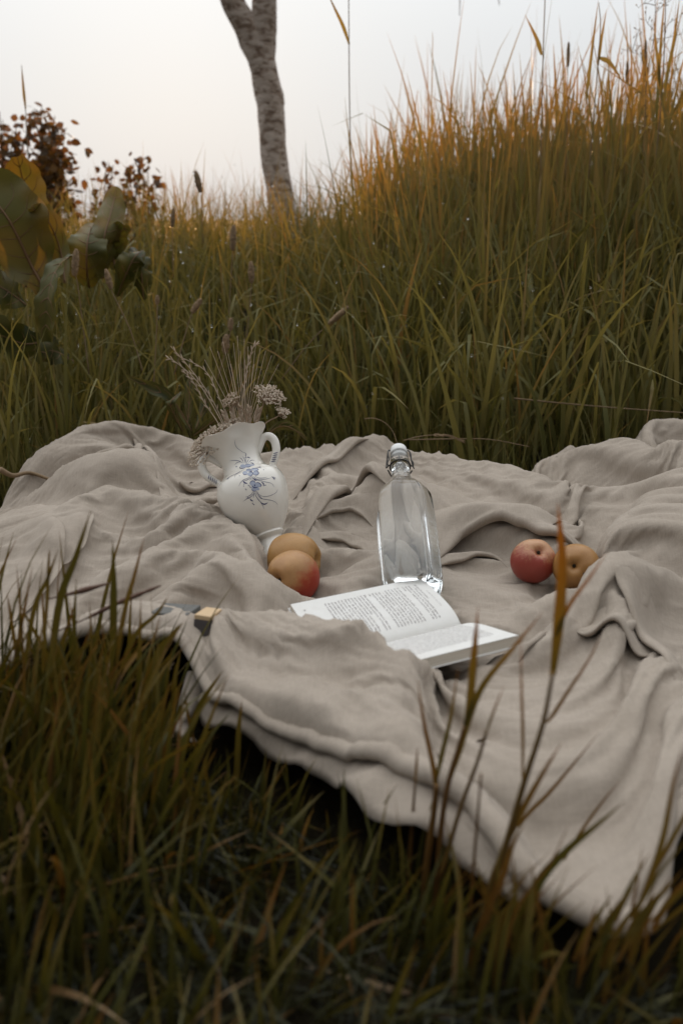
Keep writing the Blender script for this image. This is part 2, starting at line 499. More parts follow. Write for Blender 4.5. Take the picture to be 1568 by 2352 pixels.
ridge([(1390, 1386), (1415, 1410), (1461, 1455), (1514, 1504), (1547, 1549), (1620, 1640)], .018, .018, .05, .4, z=.06)
ridge([(1384, 1384), (1396, 1429), (1394, 1461), (1380, 1500)], .016, .012, .02, z=.05)
ridge([(1060, 1400), (1165, 1400), (1220, 1385), (1273, 1350), (1330, 1330)], .010, .018, .02, z=.04)
ridge([(1140, 1440), (1200, 1420), (1260, 1385), (1310, 1360)], .009, .014, .018, z=.035)
ridge([(1200, 1470), (1286, 1442), (1337, 1402)], .014, .016, .022, z=.035)
ridge([(1030, 1380), (1080, 1395), (1130, 1430), (1190, 1440)], .012, .018, .02, z=.03)
ridge([(1525, 1036), (1541, 1080), (1568, 1109), (1640, 1130)], .03, .012, .06, .4, z=.10)
ridge([(1430, 1290), (1500, 1250), (1568, 1235), (1660, 1220)], .010, .03, .03, z=.10)
ridge([(1440, 1330), (1520, 1310), (1600, 1300)], .009, .025, .03, z=.10)
ridge([(560, 1640), (680, 1690), (800, 1760), (900, 1830)], .010, .02, .02, z=.03)
ridge([(520, 1460), (600, 1500), (680, 1570), (760, 1620)], .010, .03, .03, z=.05)
ridge([(600, 1460), (700, 1500), (790, 1570), (850, 1650)], .010, .025, .03, z=.05)

XMIN, XMAX, NX, NY = -1.22, 1.15, 360, 430

def cloth_heights(X, Y):
    P = 4.0
    acc = np.zeros(X.shape); ox = np.zeros(X.shape); oy = np.zeros(X.shape)
    for f, wn_, wf, lean in BOLSTERS:
        d, s, z, t, nx, ny = f(X, Y)
        w = np.where(s > 0, wn_, wf); blend = sstep(s, -0.01, 0.01); w = wf + (wn_ - wf) * blend
        h = z * np.exp(-(d / w) ** 2)
        acc += np.maximum(h, 0) ** P
    H = acc ** (1 / P)
    LIP = np.zeros(X.shape)
    for f, amp, wn_, wf, lean, taper in RIDGES:
        d, s, z, t, nx, ny = f(X, Y)
        blend = sstep(s, -0.004, 0.004); w = wf + (wn_ - wf) * blend
        e = np.exp(-1.3 * (np.sqrt((d / w) ** 2 + 0.06) - 0.245))      # a crest with an edge to it
        tp = np.sin(np.pi * np.clip(0.10 + 0.80 * t, 0, 1)) ** 0.7
        H = H + RIDGE_GAIN * amp * e * tp * (0.4 if lean else 1.0)
        if lean: LIP = LIP + 0.75 * RIDGE_GAIN * amp * np.exp(-(d / (wn_ * 1.5 + (0.026 - wn_ * 1.5) * (1 - blend))) ** 2) * sstep(np.minimum(t, 1 - t) * 4, 0, 1)
        if lean:
            k = RIDGE_GAIN * amp * lean * np.exp(-(d / 0.034) ** 2) * np.sin(np.pi * t) ** 1.5
            ox += nx * k; oy += ny * k
    return H, ox, oy, LIP

def crumple(X, Y):
    """soft sharp-backed wrinkles of washed linen, drawn out along the pull of the cloth"""
    th = -0.55 + 1.05 * sstep(X, -0.25, 0.25) + 0.5 * vnoise(X * 2.2 + 4, Y * 2.2, 51)
    wx = X + 0.05 * vnoise(X * 5, Y * 5, 52); wy = Y + 0.05 * vnoise(X * 5 + 9, Y * 5 + 3, 53)
    u = wx * np.cos(th) + wy * np.sin(th); v = -wx * np.sin(th) + wy * np.cos(th)
    out = 0
    for f, a, st, sd in ((13, .0042, 2.2, 54), (27, .0022, 2.0, 55), (52, .0014, 1.6, 56)):
        r = 1 - np.sqrt(vnoise(u * f / st + sd, v * f + 3, sd) ** 2 + .004) * 2.0
        m = 0.35 + 0.65 * sstep(vnoise(X * 4 + sd, Y * 4, sd + 20), -.25, .35)
        out = out + a * r * np.abs(r) * m
    return out

def build_cloth_grid():
    xs = np.linspace(XMIN, XMAX, NX)
    v = np.linspace(0, 1, NY)
    ny_ = near_y(xs); fy_ = far_y(xs) + 0.10
    X = np.broadcast_to(xs[None, :], (NY, NX)).copy()
    Y = ny_[None, :] + v[:, None] * (fy_ - ny_)[None, :]
    H, ox, oy, LIP = cloth_heights(X, Y)
    # back hem falls behind the crest, front hem comes down to the grass
    back = sstep(Y - (far_y(xs)[None, :]), 0.0, 0.10)
    H = H * (1 - back) + (-0.04) * back
    # creases left from folding and sitting: short, crisp, mostly running with the drag of the cloth
    rs = np.random.default_rng(12)
    CR = np.zeros(H.shape)
    for k in range(260):
        cx_, cy_ = rs.uniform(XMIN, XMAX), rs.uniform(0.65, 2.2)
        ang = (-0.55 if cx_ < -0.05 else 0.45) + rs.normal(0, .55); Lc = rs.uniform(.05, .17); w = rs.uniform(.008, .026); am = rs.uniform(.0015, .0055) * rs.choice([1, 1, -1]) * w / .02
        c_, s__ = math.cos(ang), math.sin(ang)
        a_ = (X - cx_) * c_ + (Y - cy_) * s__; d_ = -(X - cx_) * s__ + (Y - cy_) * c_ - rs.normal(0, 1.2) * a_ * a_
        CR = CR + am * np.exp(-1.2 * (np.sqrt((d_ / w) ** 2 + 0.05) - 0.22)) * np.exp(-(a_ / Lc) ** 2)
    # soft background undulation
    H = H + 0.005 * vnoise(X * 9 + 2, Y * 9, 3)
    return np.stack([X, Y, H], -1), np.stack([0 * ox, 0 * oy, 1.2 * CR + 0.25 * LIP + 2.0 * crumple(X, Y)], -1)

def resample(A, n, m):
    """Smooth resampling of a grid of points."""
    def ax(A, k):
        o = A.shape[0]; t = np.linspace(0, o - 1, k); i = np.clip(t.astype(int), 0, o - 2); f = (t - i)[:, None, None]
        p = lambda q: A[np.clip(i + q, 0, o - 1)]
        p0, p1, p2, p3 = p(-1), p(0), p(1), p(2)
        return 0.5 * ((2 * p1) + (-p0 + p2) * f + (2 * p0 - 5 * p1 + 4 * p2 - p3) * f ** 2 + (-p0 + 3 * p1 - 3 * p2 + p3) * f ** 3)
    B = ax(A, n)
    return ax(B.transpose(1, 0, 2), m).transpose(1, 0, 2)

def settle(p, S, lens, steps, anchor, bend, grav, jitter, seed, drop=0.004, bends=((2, 1.0),)):
    """Position-based cloth on a grid: keeps its flat lengths, resists bending, rests on the bed."""
    n, m, _ = p.shape
    LX, LY, D1, D2 = lens                 # rest lengths, spread evenly over a hand's breadth of cloth
    rs = np.random.default_rng(seed)
    p = p.copy(); p[..., 2] += jitter * rs.standard_normal((n, m))
    s_ = np.s_
    cons = []
    def add(a, b, L, st, bendy=False):
        sa, sb = p[a].shape[:2], p[b].shape[:2]; sh = (min(sa[0], sb[0]), min(sa[1], sb[1]))
        cons.append((a, b, sh, L[a][:sh[0], :sh[1]], st, bendy))
    for off in (0, 1):
        add(s_[:, off:m - 1:2], s_[:, off + 1:m:2], LX, 1.0)
        add(s_[off:n - 1:2, :], s_[off + 1:n:2, :], LY, 1.0)
    for off in (0, 1):
        add(s_[off:n - 1:2, 0:m - 1], s_[off + 1:n:2, 1:m], D1, 0.22)
        add(s_[off:n - 1:2, 1:m], s_[off + 1:n:2, 0:m - 1], D2, 0.22)
    for k, bw in bends:
        for o2 in range(2 * k):
            add(s_[:, o2:m - k:2 * k], s_[:, o2 + k:m:2 * k], LX * k, bend * bw, True)
            add(s_[o2:n - k:2 * k, :], s_[o2 + k:n:2 * k, :], LY * k, bend * bw, True)
    vel = np.zeros_like(p); floor = np.maximum(S[..., 2] - drop, -0.03)
    an = np.full((n, m, 1), anchor)
    k = max(2, n // 40); an[:k] = 0.18; an[-k:] = 0.05; an[:, :k] = 0.08; an[:, -k:] = 0.08
    for it in range(steps):
        vel *= 0.92
        vel[..., 2] -= grav
        q = p + vel
        q += (S - q) * an
        for a, b, sh, L, st, bendy in cons:
            A = q[a][:sh[0], :sh[1]]; B = q[b][:sh[0], :sh[1]]
            d = B - A; ln = np.sqrt((d * d).sum(-1)) + 1e-9
            e = np.minimum(ln - L, 0) if bendy else ln - L
            f = (0.5 * st * e / ln)[..., None] * d
            A += f; B -= f
        hit = q[..., 2] < floor
        q[..., 2] = np.maximum(q[..., 2], floor)
        vel = q - p
        sp = np.sqrt((vel * vel).sum(-1, keepdims=True)); vel *= np.minimum(1, 0.006 / (sp + 1e-9))
        vel[hit] *= 0.35
        p = q
    return p

def blur(A, k):
    for ax in (0, 1):
        w = np.hanning(2 * k + 3)[1:-1]; w /= w.sum()
        pad = [(0, 0), (0, 0)]; pad[ax] = (k, k)
        B = np.pad(A, pad, mode='edge')
        A = sum(w[i] * np.take(B, np.arange(i, i + A.shape[ax]), axis=ax) for i in range(2 * k + 1))
    return A

def lengths(S, extra):
    n, m, _ = S.shape
    lx = np.linalg.norm(np.diff(S, axis=1), axis=-1); lx = np.pad(lx, ((0, 0), (0, 1)), mode='edge')
    ly = np.linalg.norm(np.diff(S, axis=0), axis=-1); ly = np.pad(ly, ((0, 1), (0, 0)), mode='edge')
    k = max(2, n // 22)
    gx, gy = np.meshgrid(np.linspace(0, 9, m), np.linspace(0, 9, n))
    e1 = 1 + (extra - 1) * (1 + 1.5 * vnoise(gx + 3, gy, 31)); e2 = 1 + (extra - 1) * (1 + 1.5 * vnoise(gx, gy + 5, 32))
    d1 = np.linalg.norm(S[1:, 1:] - S[:-1, :-1], axis=-1); d1 = np.pad(d1, ((0, 1), (0, 1)), mode='edge')
    d2 = np.linalg.norm(S[1:, :-1] - S[:-1, 1:], axis=-1); d2 = np.pad(d2, ((0, 1), (1, 0)), mode='edge')
    e3 = 0.5 * (e1 + e2)
    return blur(lx, k) * e1, blur(ly, k) * e2, blur(d1, k) * e3, blur(d2, k) * e3

# places where things lie: the cloth stays under them
CAPS = [((.1045, 1.346, .036), (.0985, 1.574, .155), .047, .045), ((.0985, 1.574, .155), (.096, 1.645, .188), .040, .019),
        ((-.1136, 1.594, .021), (-.148, 1.642, .108), .033, .060), ((-.148, 1.642, .108), (-.170, 1.672, .165), .060, .034), ((-.170, 1.672, .165), (-.183, 1.691, .195), .034, .05)]
CAPS += [(tuple(Pz(a_, b_, c_)),) * 2 + (r_, r_) for a_, b_, c_, r_ in [(675, 1283, .043, .0405), (672, 1326, .038, .039), (1224, 1288, .050, .034), (1322, 1301, .049, .0345)]]
_S1 = Pz(1058, 1444, .03); _B = Pz(967, 1326, .0608); _A = Pz(667, 1388, .0565); _C1 = Pz(1190, 1459, .0646)
def press(p, hang=None):
    X, Y, Z = p[..., 0], p[..., 1], p[..., 2].copy()
    for a, b, r0, r1 in CAPS:
        a = np.array(a); b = np.array(b); d = b[:2] - a[:2]
        t = np.clip(((X - a[0]) * d[0] + (Y - a[1]) * d[1]) / (d @ d + 1e-9), 0, 1)
        r = r0 + (r1 - r0) * t; ds = np.hypot(X - a[0] - t * d[0], Y - a[1] - t * d[1])
        tilt = math.hypot(*d) / (np.linalg.norm(b - a) + 1e-9) if np.linalg.norm(b - a) > 1e-6 else 1.0
        lim = a[2] + (b[2] - a[2]) * t - np.sqrt(np.maximum(r * r - ds * ds, 0)) / max(tilt, .5) - 0.001
        Z = np.where(ds < r, np.minimum(Z, lim), Z)
    h = (_A - _B) / np.linalg.norm(_A - _B); H = np.linalg.norm(_A - _B)
    for E, th in ((_B, .012), (_C1, .017)):
        w = E - _S1; M = np.linalg.inv(np.array([[w[0], h[0]], [w[1], h[1]]]))
        u = M[0, 0] * (X - _S1[0]) + M[0, 1] * (Y - _S1[1]); v = M[1, 0] * (X - _S1[0]) + M[1, 1] * (Y - _S1[1])
        lim = _S1[2] + u * w[2] + v * h[2] - th * sstep(u, -.1, .25) - .003
        cover = sstep(v / H, .80, 1.06) if th > .015 else sstep(v / H + u * .22, .90, 1.16)
        ins = (u > -.03) & (u < 1.06) & (v > -.012) & (v < H * 1.05)
        Z = np.where(ins, np.minimum(Z, lim + cover * .2), Z)
    q = p.copy(); q[..., 2] = Z
    return q

def drape(S):
    """Big folds form on a coarse net that carries too much cloth; finer nets only sharpen them."""
    a, b, c = DRAPE
    S = press(S)
    S1 = resample(S, 92, 76)
    p = settle(S1, S1, lengths(S1, a[0]), a[1], a[2], a[3], 0.00010, a[4], 3, 0.014, ((2, 1.0), (4, a[5])))
    n, m = 184, 152
    q = resample(p, n, m); S2 = resample(S, n, m)
    p = settle(q, q * [1, 1, 0] + S2 * [0, 0, 1] * .25 + q * [0, 0, 1] * .75, lengths(q, b[0]), b[1], b[2], b[3], 0.00004, 0.0004, 4, 0.05, ((2, 1.0),))
    q = press(resample(p, NY, NX))
    p = settle(q, q, lengths(q, c[0]), c[1], c[2], c[3], 0.00002, 0.0001, 5, 0.05, ((2, 1.0),))
    return press(p)

DRAPE = ((1.038, 260, 0.015, 0.32, 0.004, 0.2), (1.008, 80, 0.02, 0.12), (1.002, 40, 0.03, 0.06))
cloth, extra_fold = build_cloth_grid()
cloth = press(drape(cloth) + extra_fold)
# surface lookup for things lying on it
_gx = cloth[..., 0]; _gy = cloth[..., 1]; _gz = cloth[..., 2]
def cloth_z(x, y):
    d = (_gx - x) ** 2 + (_gy - y) ** 2
    k = np.argpartition(d.ravel(), 4)[:4]
    return float(_gz.ravel()[k].max())

# which ground the cloth covers, and how high it lies there (1 cm cells)
_MX0, _MY0, _MC = -1.4, 0.3, 0.01
_mtop = np.full((300, 300), -9.0)
_ci = np.clip(((_gx - _MX0) / _MC).astype(int), 1, 298); _cj = np.clip(((_gy - _MY0) / _MC).astype(int), 1, 298)
for _di in (-1, 0, 1):
    for _dj in (-1, 0, 1):
        np.maximum.at(_mtop, (_ci + _di, _cj + _dj), _gz)
def clear_of_cloth(P):
    """Blades (N, K, 3) that neither root under the blanket nor pass through it."""
    i = np.clip(((P[..., 0] - _MX0) / _MC).astype(int), 0, 299); j = np.clip(((P[..., 1] - _MY0) / _MC).astype(int), 0, 299)
    return ~((P[..., 2] < _mtop[i, j] + 0.006).any(1))

blanket = None
def build_blanket():
    global blanket
    blanket = empty("linen_blanket", (0.05, 1.3, 0), "crumpled greige linen blanket spread over the grass under the book, bottle and vase", "blanket")
    n, m, _ = cloth.shape
    me = np_mesh("cloth_sheet", cloth.reshape(-1, 3), grid_faces(n, m), LINEN)
    uv = me.uv_layers.new(name="UVMap")
    S0 = np.stack(np.meshgrid(np.linspace(0, 2.3, m), np.linspace(0, 1.9, n)), -1).reshape(-1, 2)
    li = np.empty(len(me.loops), np.int32); me.loops.foreach_get('vertex_index', li)
    uv.data.foreach_set('uv', S0[li].astype(np.float32).ravel())
    o = obj("cloth_sheet", me, blanket)
    sol = o.modifiers.new("thickness", 'SOLIDIFY'); sol.thickness = 0.0012; sol.offset = -1
    # overlapping folds: a layer of the cloth pushed forward over the one in front of it
    from mathutils.kdtree import KDTree
    kd = KDTree(cloth.shape[0] * cloth.shape[1])
    flat = cloth.reshape(-1, 3)
    for i_, p_ in enumerate(flat): kd.insert((p_[0], p_[1], 0.0), i_)
    kd.balance()
    def zc(x_, y_):
        h_ = kd.find_n((x_, y_, 0.0), 4); ws = np.array([1 / (d_ + 1e-4) for _, _, d_ in h_]); zs = np.array([flat[i__][2] for _, i__, _ in h_])
        return float((ws * zs).sum() / ws.sum())
    def fold(pts, w, h, z=.05, seed=0):
        P = crom([Pz(x_, y_, z_[0] if z_ else z) for x_, y_, *z_ in pts], 9)
        T = unit(np.gradient(P[:, :2], axis=0)); Nn = np.stack([T[:, 1], -T[:, 0]], -1)
        t = np.linspace(0, 1, len(P)); tp = sstep(np.minimum(t, 1 - t) * 3.2, 0, 1)
        wob = 1 + 0.20 * vnoise(t * 4 + seed, t * 0 + seed, 91)
        prof = [(-1.0, -.10), (-.80, .06), (-.60, .30), (-.40, .58), (-.22, .82), (-.08, .97), (.03, 1.0), (.11, .90), (.14, .72), (.12, .52), (.05, .36), (-.08, .26), (-.25, .18)]
        V = np.zeros((len(P), len(prof), 3))
        for k_, (a_, b_) in enumerate(prof):
            off = (a_ * w * wob * (0.35 + 0.65 * tp))[:, None]
            q = P[:, :2] + Nn * off
            root = P[:, :2] + Nn * (min(a_, 0.0) * w * wob * (0.35 + 0.65 * tp))[:, None]
            V[:, k_, :2] = q
            zr = np.array([zc(*r_) for r_ in root]); zr = np.convolve(np.pad(zr, 3, mode='edge'), np.array([1, 2, 3, 4, 3, 2, 1]) / 16, 'valid')
            V[:, k_, 2] = zr + (b_ * h * tp * wob) - 0.0035 * (1 - tp)
        V = resample(V, len(P), 30)
        o_ = obj("cloth_fold", np_mesh("cloth_fold", V.reshape(-1, 3), grid_faces(V.shape[0], V.shape[1]), LINEN), blanket)
        return o_
    fold([(985, 1250), (1010, 1240), (1049, 1213), (1134, 1220), (1200, 1232), (1262, 1246), (1330, 1244), (1400, 1240)], .085, .030, .06, 1)
    fold([(990, 1290), (1030, 1280), (1080, 1272), (1134, 1274), (1178, 1288)], .035, .013, .035, 2)
    fold([(672, 1228), (731, 1181), (784, 1151), (806, 1138), (835, 1146), (872, 1168), (900, 1176)], .055, .024, .055, 3)
    fold([(694, 1232), (742, 1203), (795, 1194), (832, 1201), (872, 1217)], .034, .014, .035, 4)
    fold([(712, 1240), (760, 1231), (795, 1231), (832, 1247), (874, 1276)], .030, .012, .03, 5)
    fold([(650, 1100), (700, 1087), (755, 1078), (790, 1062), (825, 1046), (856, 1036)], .045, .018, .07, 6)
    fold([(-40, 1350), (20, 1332), (70, 1306), (112, 1284), (134, 1258), (136, 1236), (120, 1214), (98, 1200)], .075, .009, .06, 7)
    fold([(100, 1270), (140, 1262), (176, 1246), (204, 1214), (214, 1190)], .06, .007, .06, 8)
    fold([(190, 1098), (234, 1094), (280, 1091), (310, 1084), (322, 1064), (316, 1046)], .06, .020, .06, 9)
    fold([(372, 1100), (352, 1046), (330, 1014), (292, 996)][::-1], .045, .014, .10, 10)
    fold([(1312, 1474), (1350, 1482), (1392, 1493), (1450, 1503), (1520, 1514)], .050, .013, .05, 11)
    fold([(1176, 1536), (1221, 1513), (1258, 1476)], .035, .012, .04, 12)
    fold([(1386, 1388), (1420, 1412), (1464, 1455), (1514, 1504), (1560, 1560)], .055, .014, .06, 13)
    fold([(402, 1100), (430, 1112), (470, 1106), (512, 1090)], .040, .016, .055, 14)
    fold([(1290, 1264), (1340, 1262), (1400, 1250)], .03, .014, .06, 15)
    fold([(1260, 1074, .05), (1290, 1052, .08), (1330, 1042, .1)][::-1], .03, .010, .08, 16)
    # the near edge is turned under: a soft roll, and a lower layer of cloth that shows beneath it
    E = cloth[0][3:-3]
    k = 5; w = np.hanning(2 * k + 3)[1:-1]; w /= w.sum()
    Es = np.stack([np.convolve(np.pad(E[:, i], k, mode='edge'), w, 'valid') for i in range(3)], -1)
    T = unit(np.gradient(Es[:, :2], axis=0)); Nn = np.stack([T[:, 1], -T[:, 0], np.zeros(len(T))], -1)
    Z = np.array([0, 0, 1.0]); x = E[:, 0]
    puff = (0.75 + 0.35 * vnoise(x * 9, x * 0 + 2, 71))[:, None]
    prof = [(-.010, .0015), (-.002, .0035), (.006, .0020), (.0105, -.0035), (.0095, -.0095), (.003, -.0130), (-.008, -.0140), (-.022, -.0110)]
    V = np.stack([E + Nn * a_ * puff + Z * (b_ * puff) for a_, b_ in prof], 1)
    n_, m_, _ = V.shape
    ho = obj("rolled_hem", np_mesh("rolled_hem", V.reshape(-1, 3), grid_faces(n_, m_), LINEN), blanket)
    sv = ho.modifiers.new("thickness", 'SOLIDIFY'); sv.thickness = 0.0012; sv.offset = 1
    sel = (x > -.16) & (x < .165)
    if sel.sum() > 8:
        e, nn = E[sel], Nn[sel]; q = np.linspace(0, 1, len(e)); wd = (0.010 + 0.040 * np.exp(-((q - .70) / .20) ** 2) + .004 * np.sin(q * 23))[:, None]
        rows = [(-.02, -.010, 0), (.0, -.016, .15), (0, -.022, .55), (0, -.026, .85), (0, -.034, 1.0)]
        V = np.stack([e + nn * (a_ + wd * f_) + Z * (b_ + .004 * np.sin(q * 31 + f_ * 3)[:, None]) for a_, b_, f_ in rows], 1)
        n_, m_, _ = V.shape
        lo = obj("lower_layer", np_mesh("lower_layer", V.reshape(-1, 3), grid_faces(n_, m_), LINEN), blanket)
        sv = lo.modifiers.new("thickness", 'SOLIDIFY'); sv.thickness = 0.0012; sv.offset = 1
    # loose corner hanging in the hollow under the raised edge
    L_ = crom([Py(x_, y_, Y_) for x_, y_, Y_ in [(432, 1548, 1.10), (415, 1600, 1.06), (402, 1650, 1.03), (398, 1685, 1.02), (424, 1708, 1.01)]], 6)
    R_ = crom([Py(x_, y_, Y_) for x_, y_, Y_ in [(520, 1545, 1.12), (500, 1590, 1.09), (452, 1640, 1.05), (432, 1668, 1.03), (452, 1712, 1.01)]], 6)
    u = np.linspace(0, 1, 14); bulge = np.sin(np.pi * u)[None, :, None] * np.array([0, -.014, .008])
    V = L_[:, None] * (1 - u)[None, :, None] + R_[:, None] * u[None, :, None] + bulge
    V[..., 2] += .004 * vnoise(V[..., 0] * 60, V[..., 2] * 60, 77)
    cf = obj("hanging_corner", np_mesh("hanging_corner", V.reshape(-1, 3), grid_faces(*V.shape[:2]), LINEN), blanket)
    sv = cf.modifiers.new("thickness", 'SOLIDIFY'); sv.thickness = 0.0012
build_blanket()
# ------------------------------------------------------------------ grass
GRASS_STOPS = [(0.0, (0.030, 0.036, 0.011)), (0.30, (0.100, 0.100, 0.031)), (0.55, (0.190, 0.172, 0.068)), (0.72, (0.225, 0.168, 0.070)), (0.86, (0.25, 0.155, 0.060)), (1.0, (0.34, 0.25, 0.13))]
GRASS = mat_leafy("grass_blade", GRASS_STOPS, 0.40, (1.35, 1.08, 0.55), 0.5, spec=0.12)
FRONT_STOPS = [(0.0, (0.008, 0.009, 0.003)), (0.35, (0.066, 0.062, 0.013)), (0.6, (0.125, 0.090, 0.021)), (0.8, (0.14, 0.068, 0.019)), (1.0, (0.30, 0.21, 0.12))]  # darker than the bank's grass: shade between the near blades put into the colour
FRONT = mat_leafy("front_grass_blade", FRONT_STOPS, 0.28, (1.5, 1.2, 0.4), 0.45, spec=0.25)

def blade_arrays(base, L, W, az, lean, curl, face, tone0, tone1, K=6, kink=None, pw=1.6):
    """All blades of a patch at once. tone runs from tone0 at the foot to tone1 at the tip."""
    N = len(base)
    s = np.linspace(0, 1, K + 1)
    P = np.zeros((N, K + 1, 3)); P[:, 0] = base
    T = np.zeros((N, K + 1, 3))
    for k in range(K + 1):
        th = lean + curl * s[k] ** pw
        if kink is not None:
            th = th + kink[0] * sstep(s[k], kink[1] - 0.08, kink[1] + 0.08)
        T[:, k] = np.stack([np.sin(th) * np.cos(az), np.sin(th) * np.sin(az), np.cos(th)], -1)
        if k < K:
            P[:, k + 1] = P[:, k] + T[:, k] * (L / K)[:, None]
    sd_ = np.stack([np.cos(face), np.sin(face), np.zeros(N)], -1)[:, None, :]
    S = sd_ - T * (T * sd_).sum(-1, keepdims=True)
    S = unit(S)
    prof = (0.55 + 0.45 * sstep(s, 0, .3)) * np.clip(1 - s ** 2.4, 0.03, 1)
    w = W[:, None] * prof[None, :] * 0.5
    A = P - S * w[..., None]; B = P + S * w[..., None]
    ok = clear_of_cloth(P)
    A, B, P, tone0, tone1 = A[ok], B[ok], P[ok], tone0[ok], tone1[ok]; N = len(P)
    V = np.stack([A, B], 2).reshape(N, -1, 3)                 # N, 2(K+1), 3
    k = np.arange(K)
    q = np.stack([2 * k, 2 * k + 1, 2 * k + 3, 2 * k + 2], -1)
    Q = (np.arange(N)[:, None, None] * (2 * (K + 1)) + q[None]).reshape(-1, 4)
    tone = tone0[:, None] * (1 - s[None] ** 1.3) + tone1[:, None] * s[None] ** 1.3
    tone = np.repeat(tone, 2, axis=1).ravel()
    return V.reshape(-1, 3), Q, tone, P

def rand_patch(N, xr, yr, keep=None, rng=RNG, clump=0.0, nclump=200):
    x = rng.uniform(*xr, N); y = rng.uniform(*yr, N)
    if clump:
        c = rng.integers(0, nclump, N)
        cx = rng.uniform(*xr, nclump)[c]; cyy = rng.uniform(*yr, nclump)[c]
        t = (rng.random(N) < clump)
        x = np.where(t, cx + rng.normal(0, .035, N), x); y = np.where(t, cyy + rng.normal(0, .035, N), y)
    if keep is not None:
        k = keep(x, y); x, y = x[k], y[k]
    return x, y

def stuff_obj(name, V, Q, tone, mat, label, cat):
    me = np_mesh(name, V, Q, mat, True, {'tone': np.clip(tone, 0, 1)})
    o = obj(name, me)
    tag(o, label, cat, kind='stuff')
    return o

DEW = []
def off_blanket(x, y, m=0.0):
    return ~((x > XMIN) & (x < XMAX) & (y > near_y(x) - m) & (y < far_y(x) + 0.03 + m))

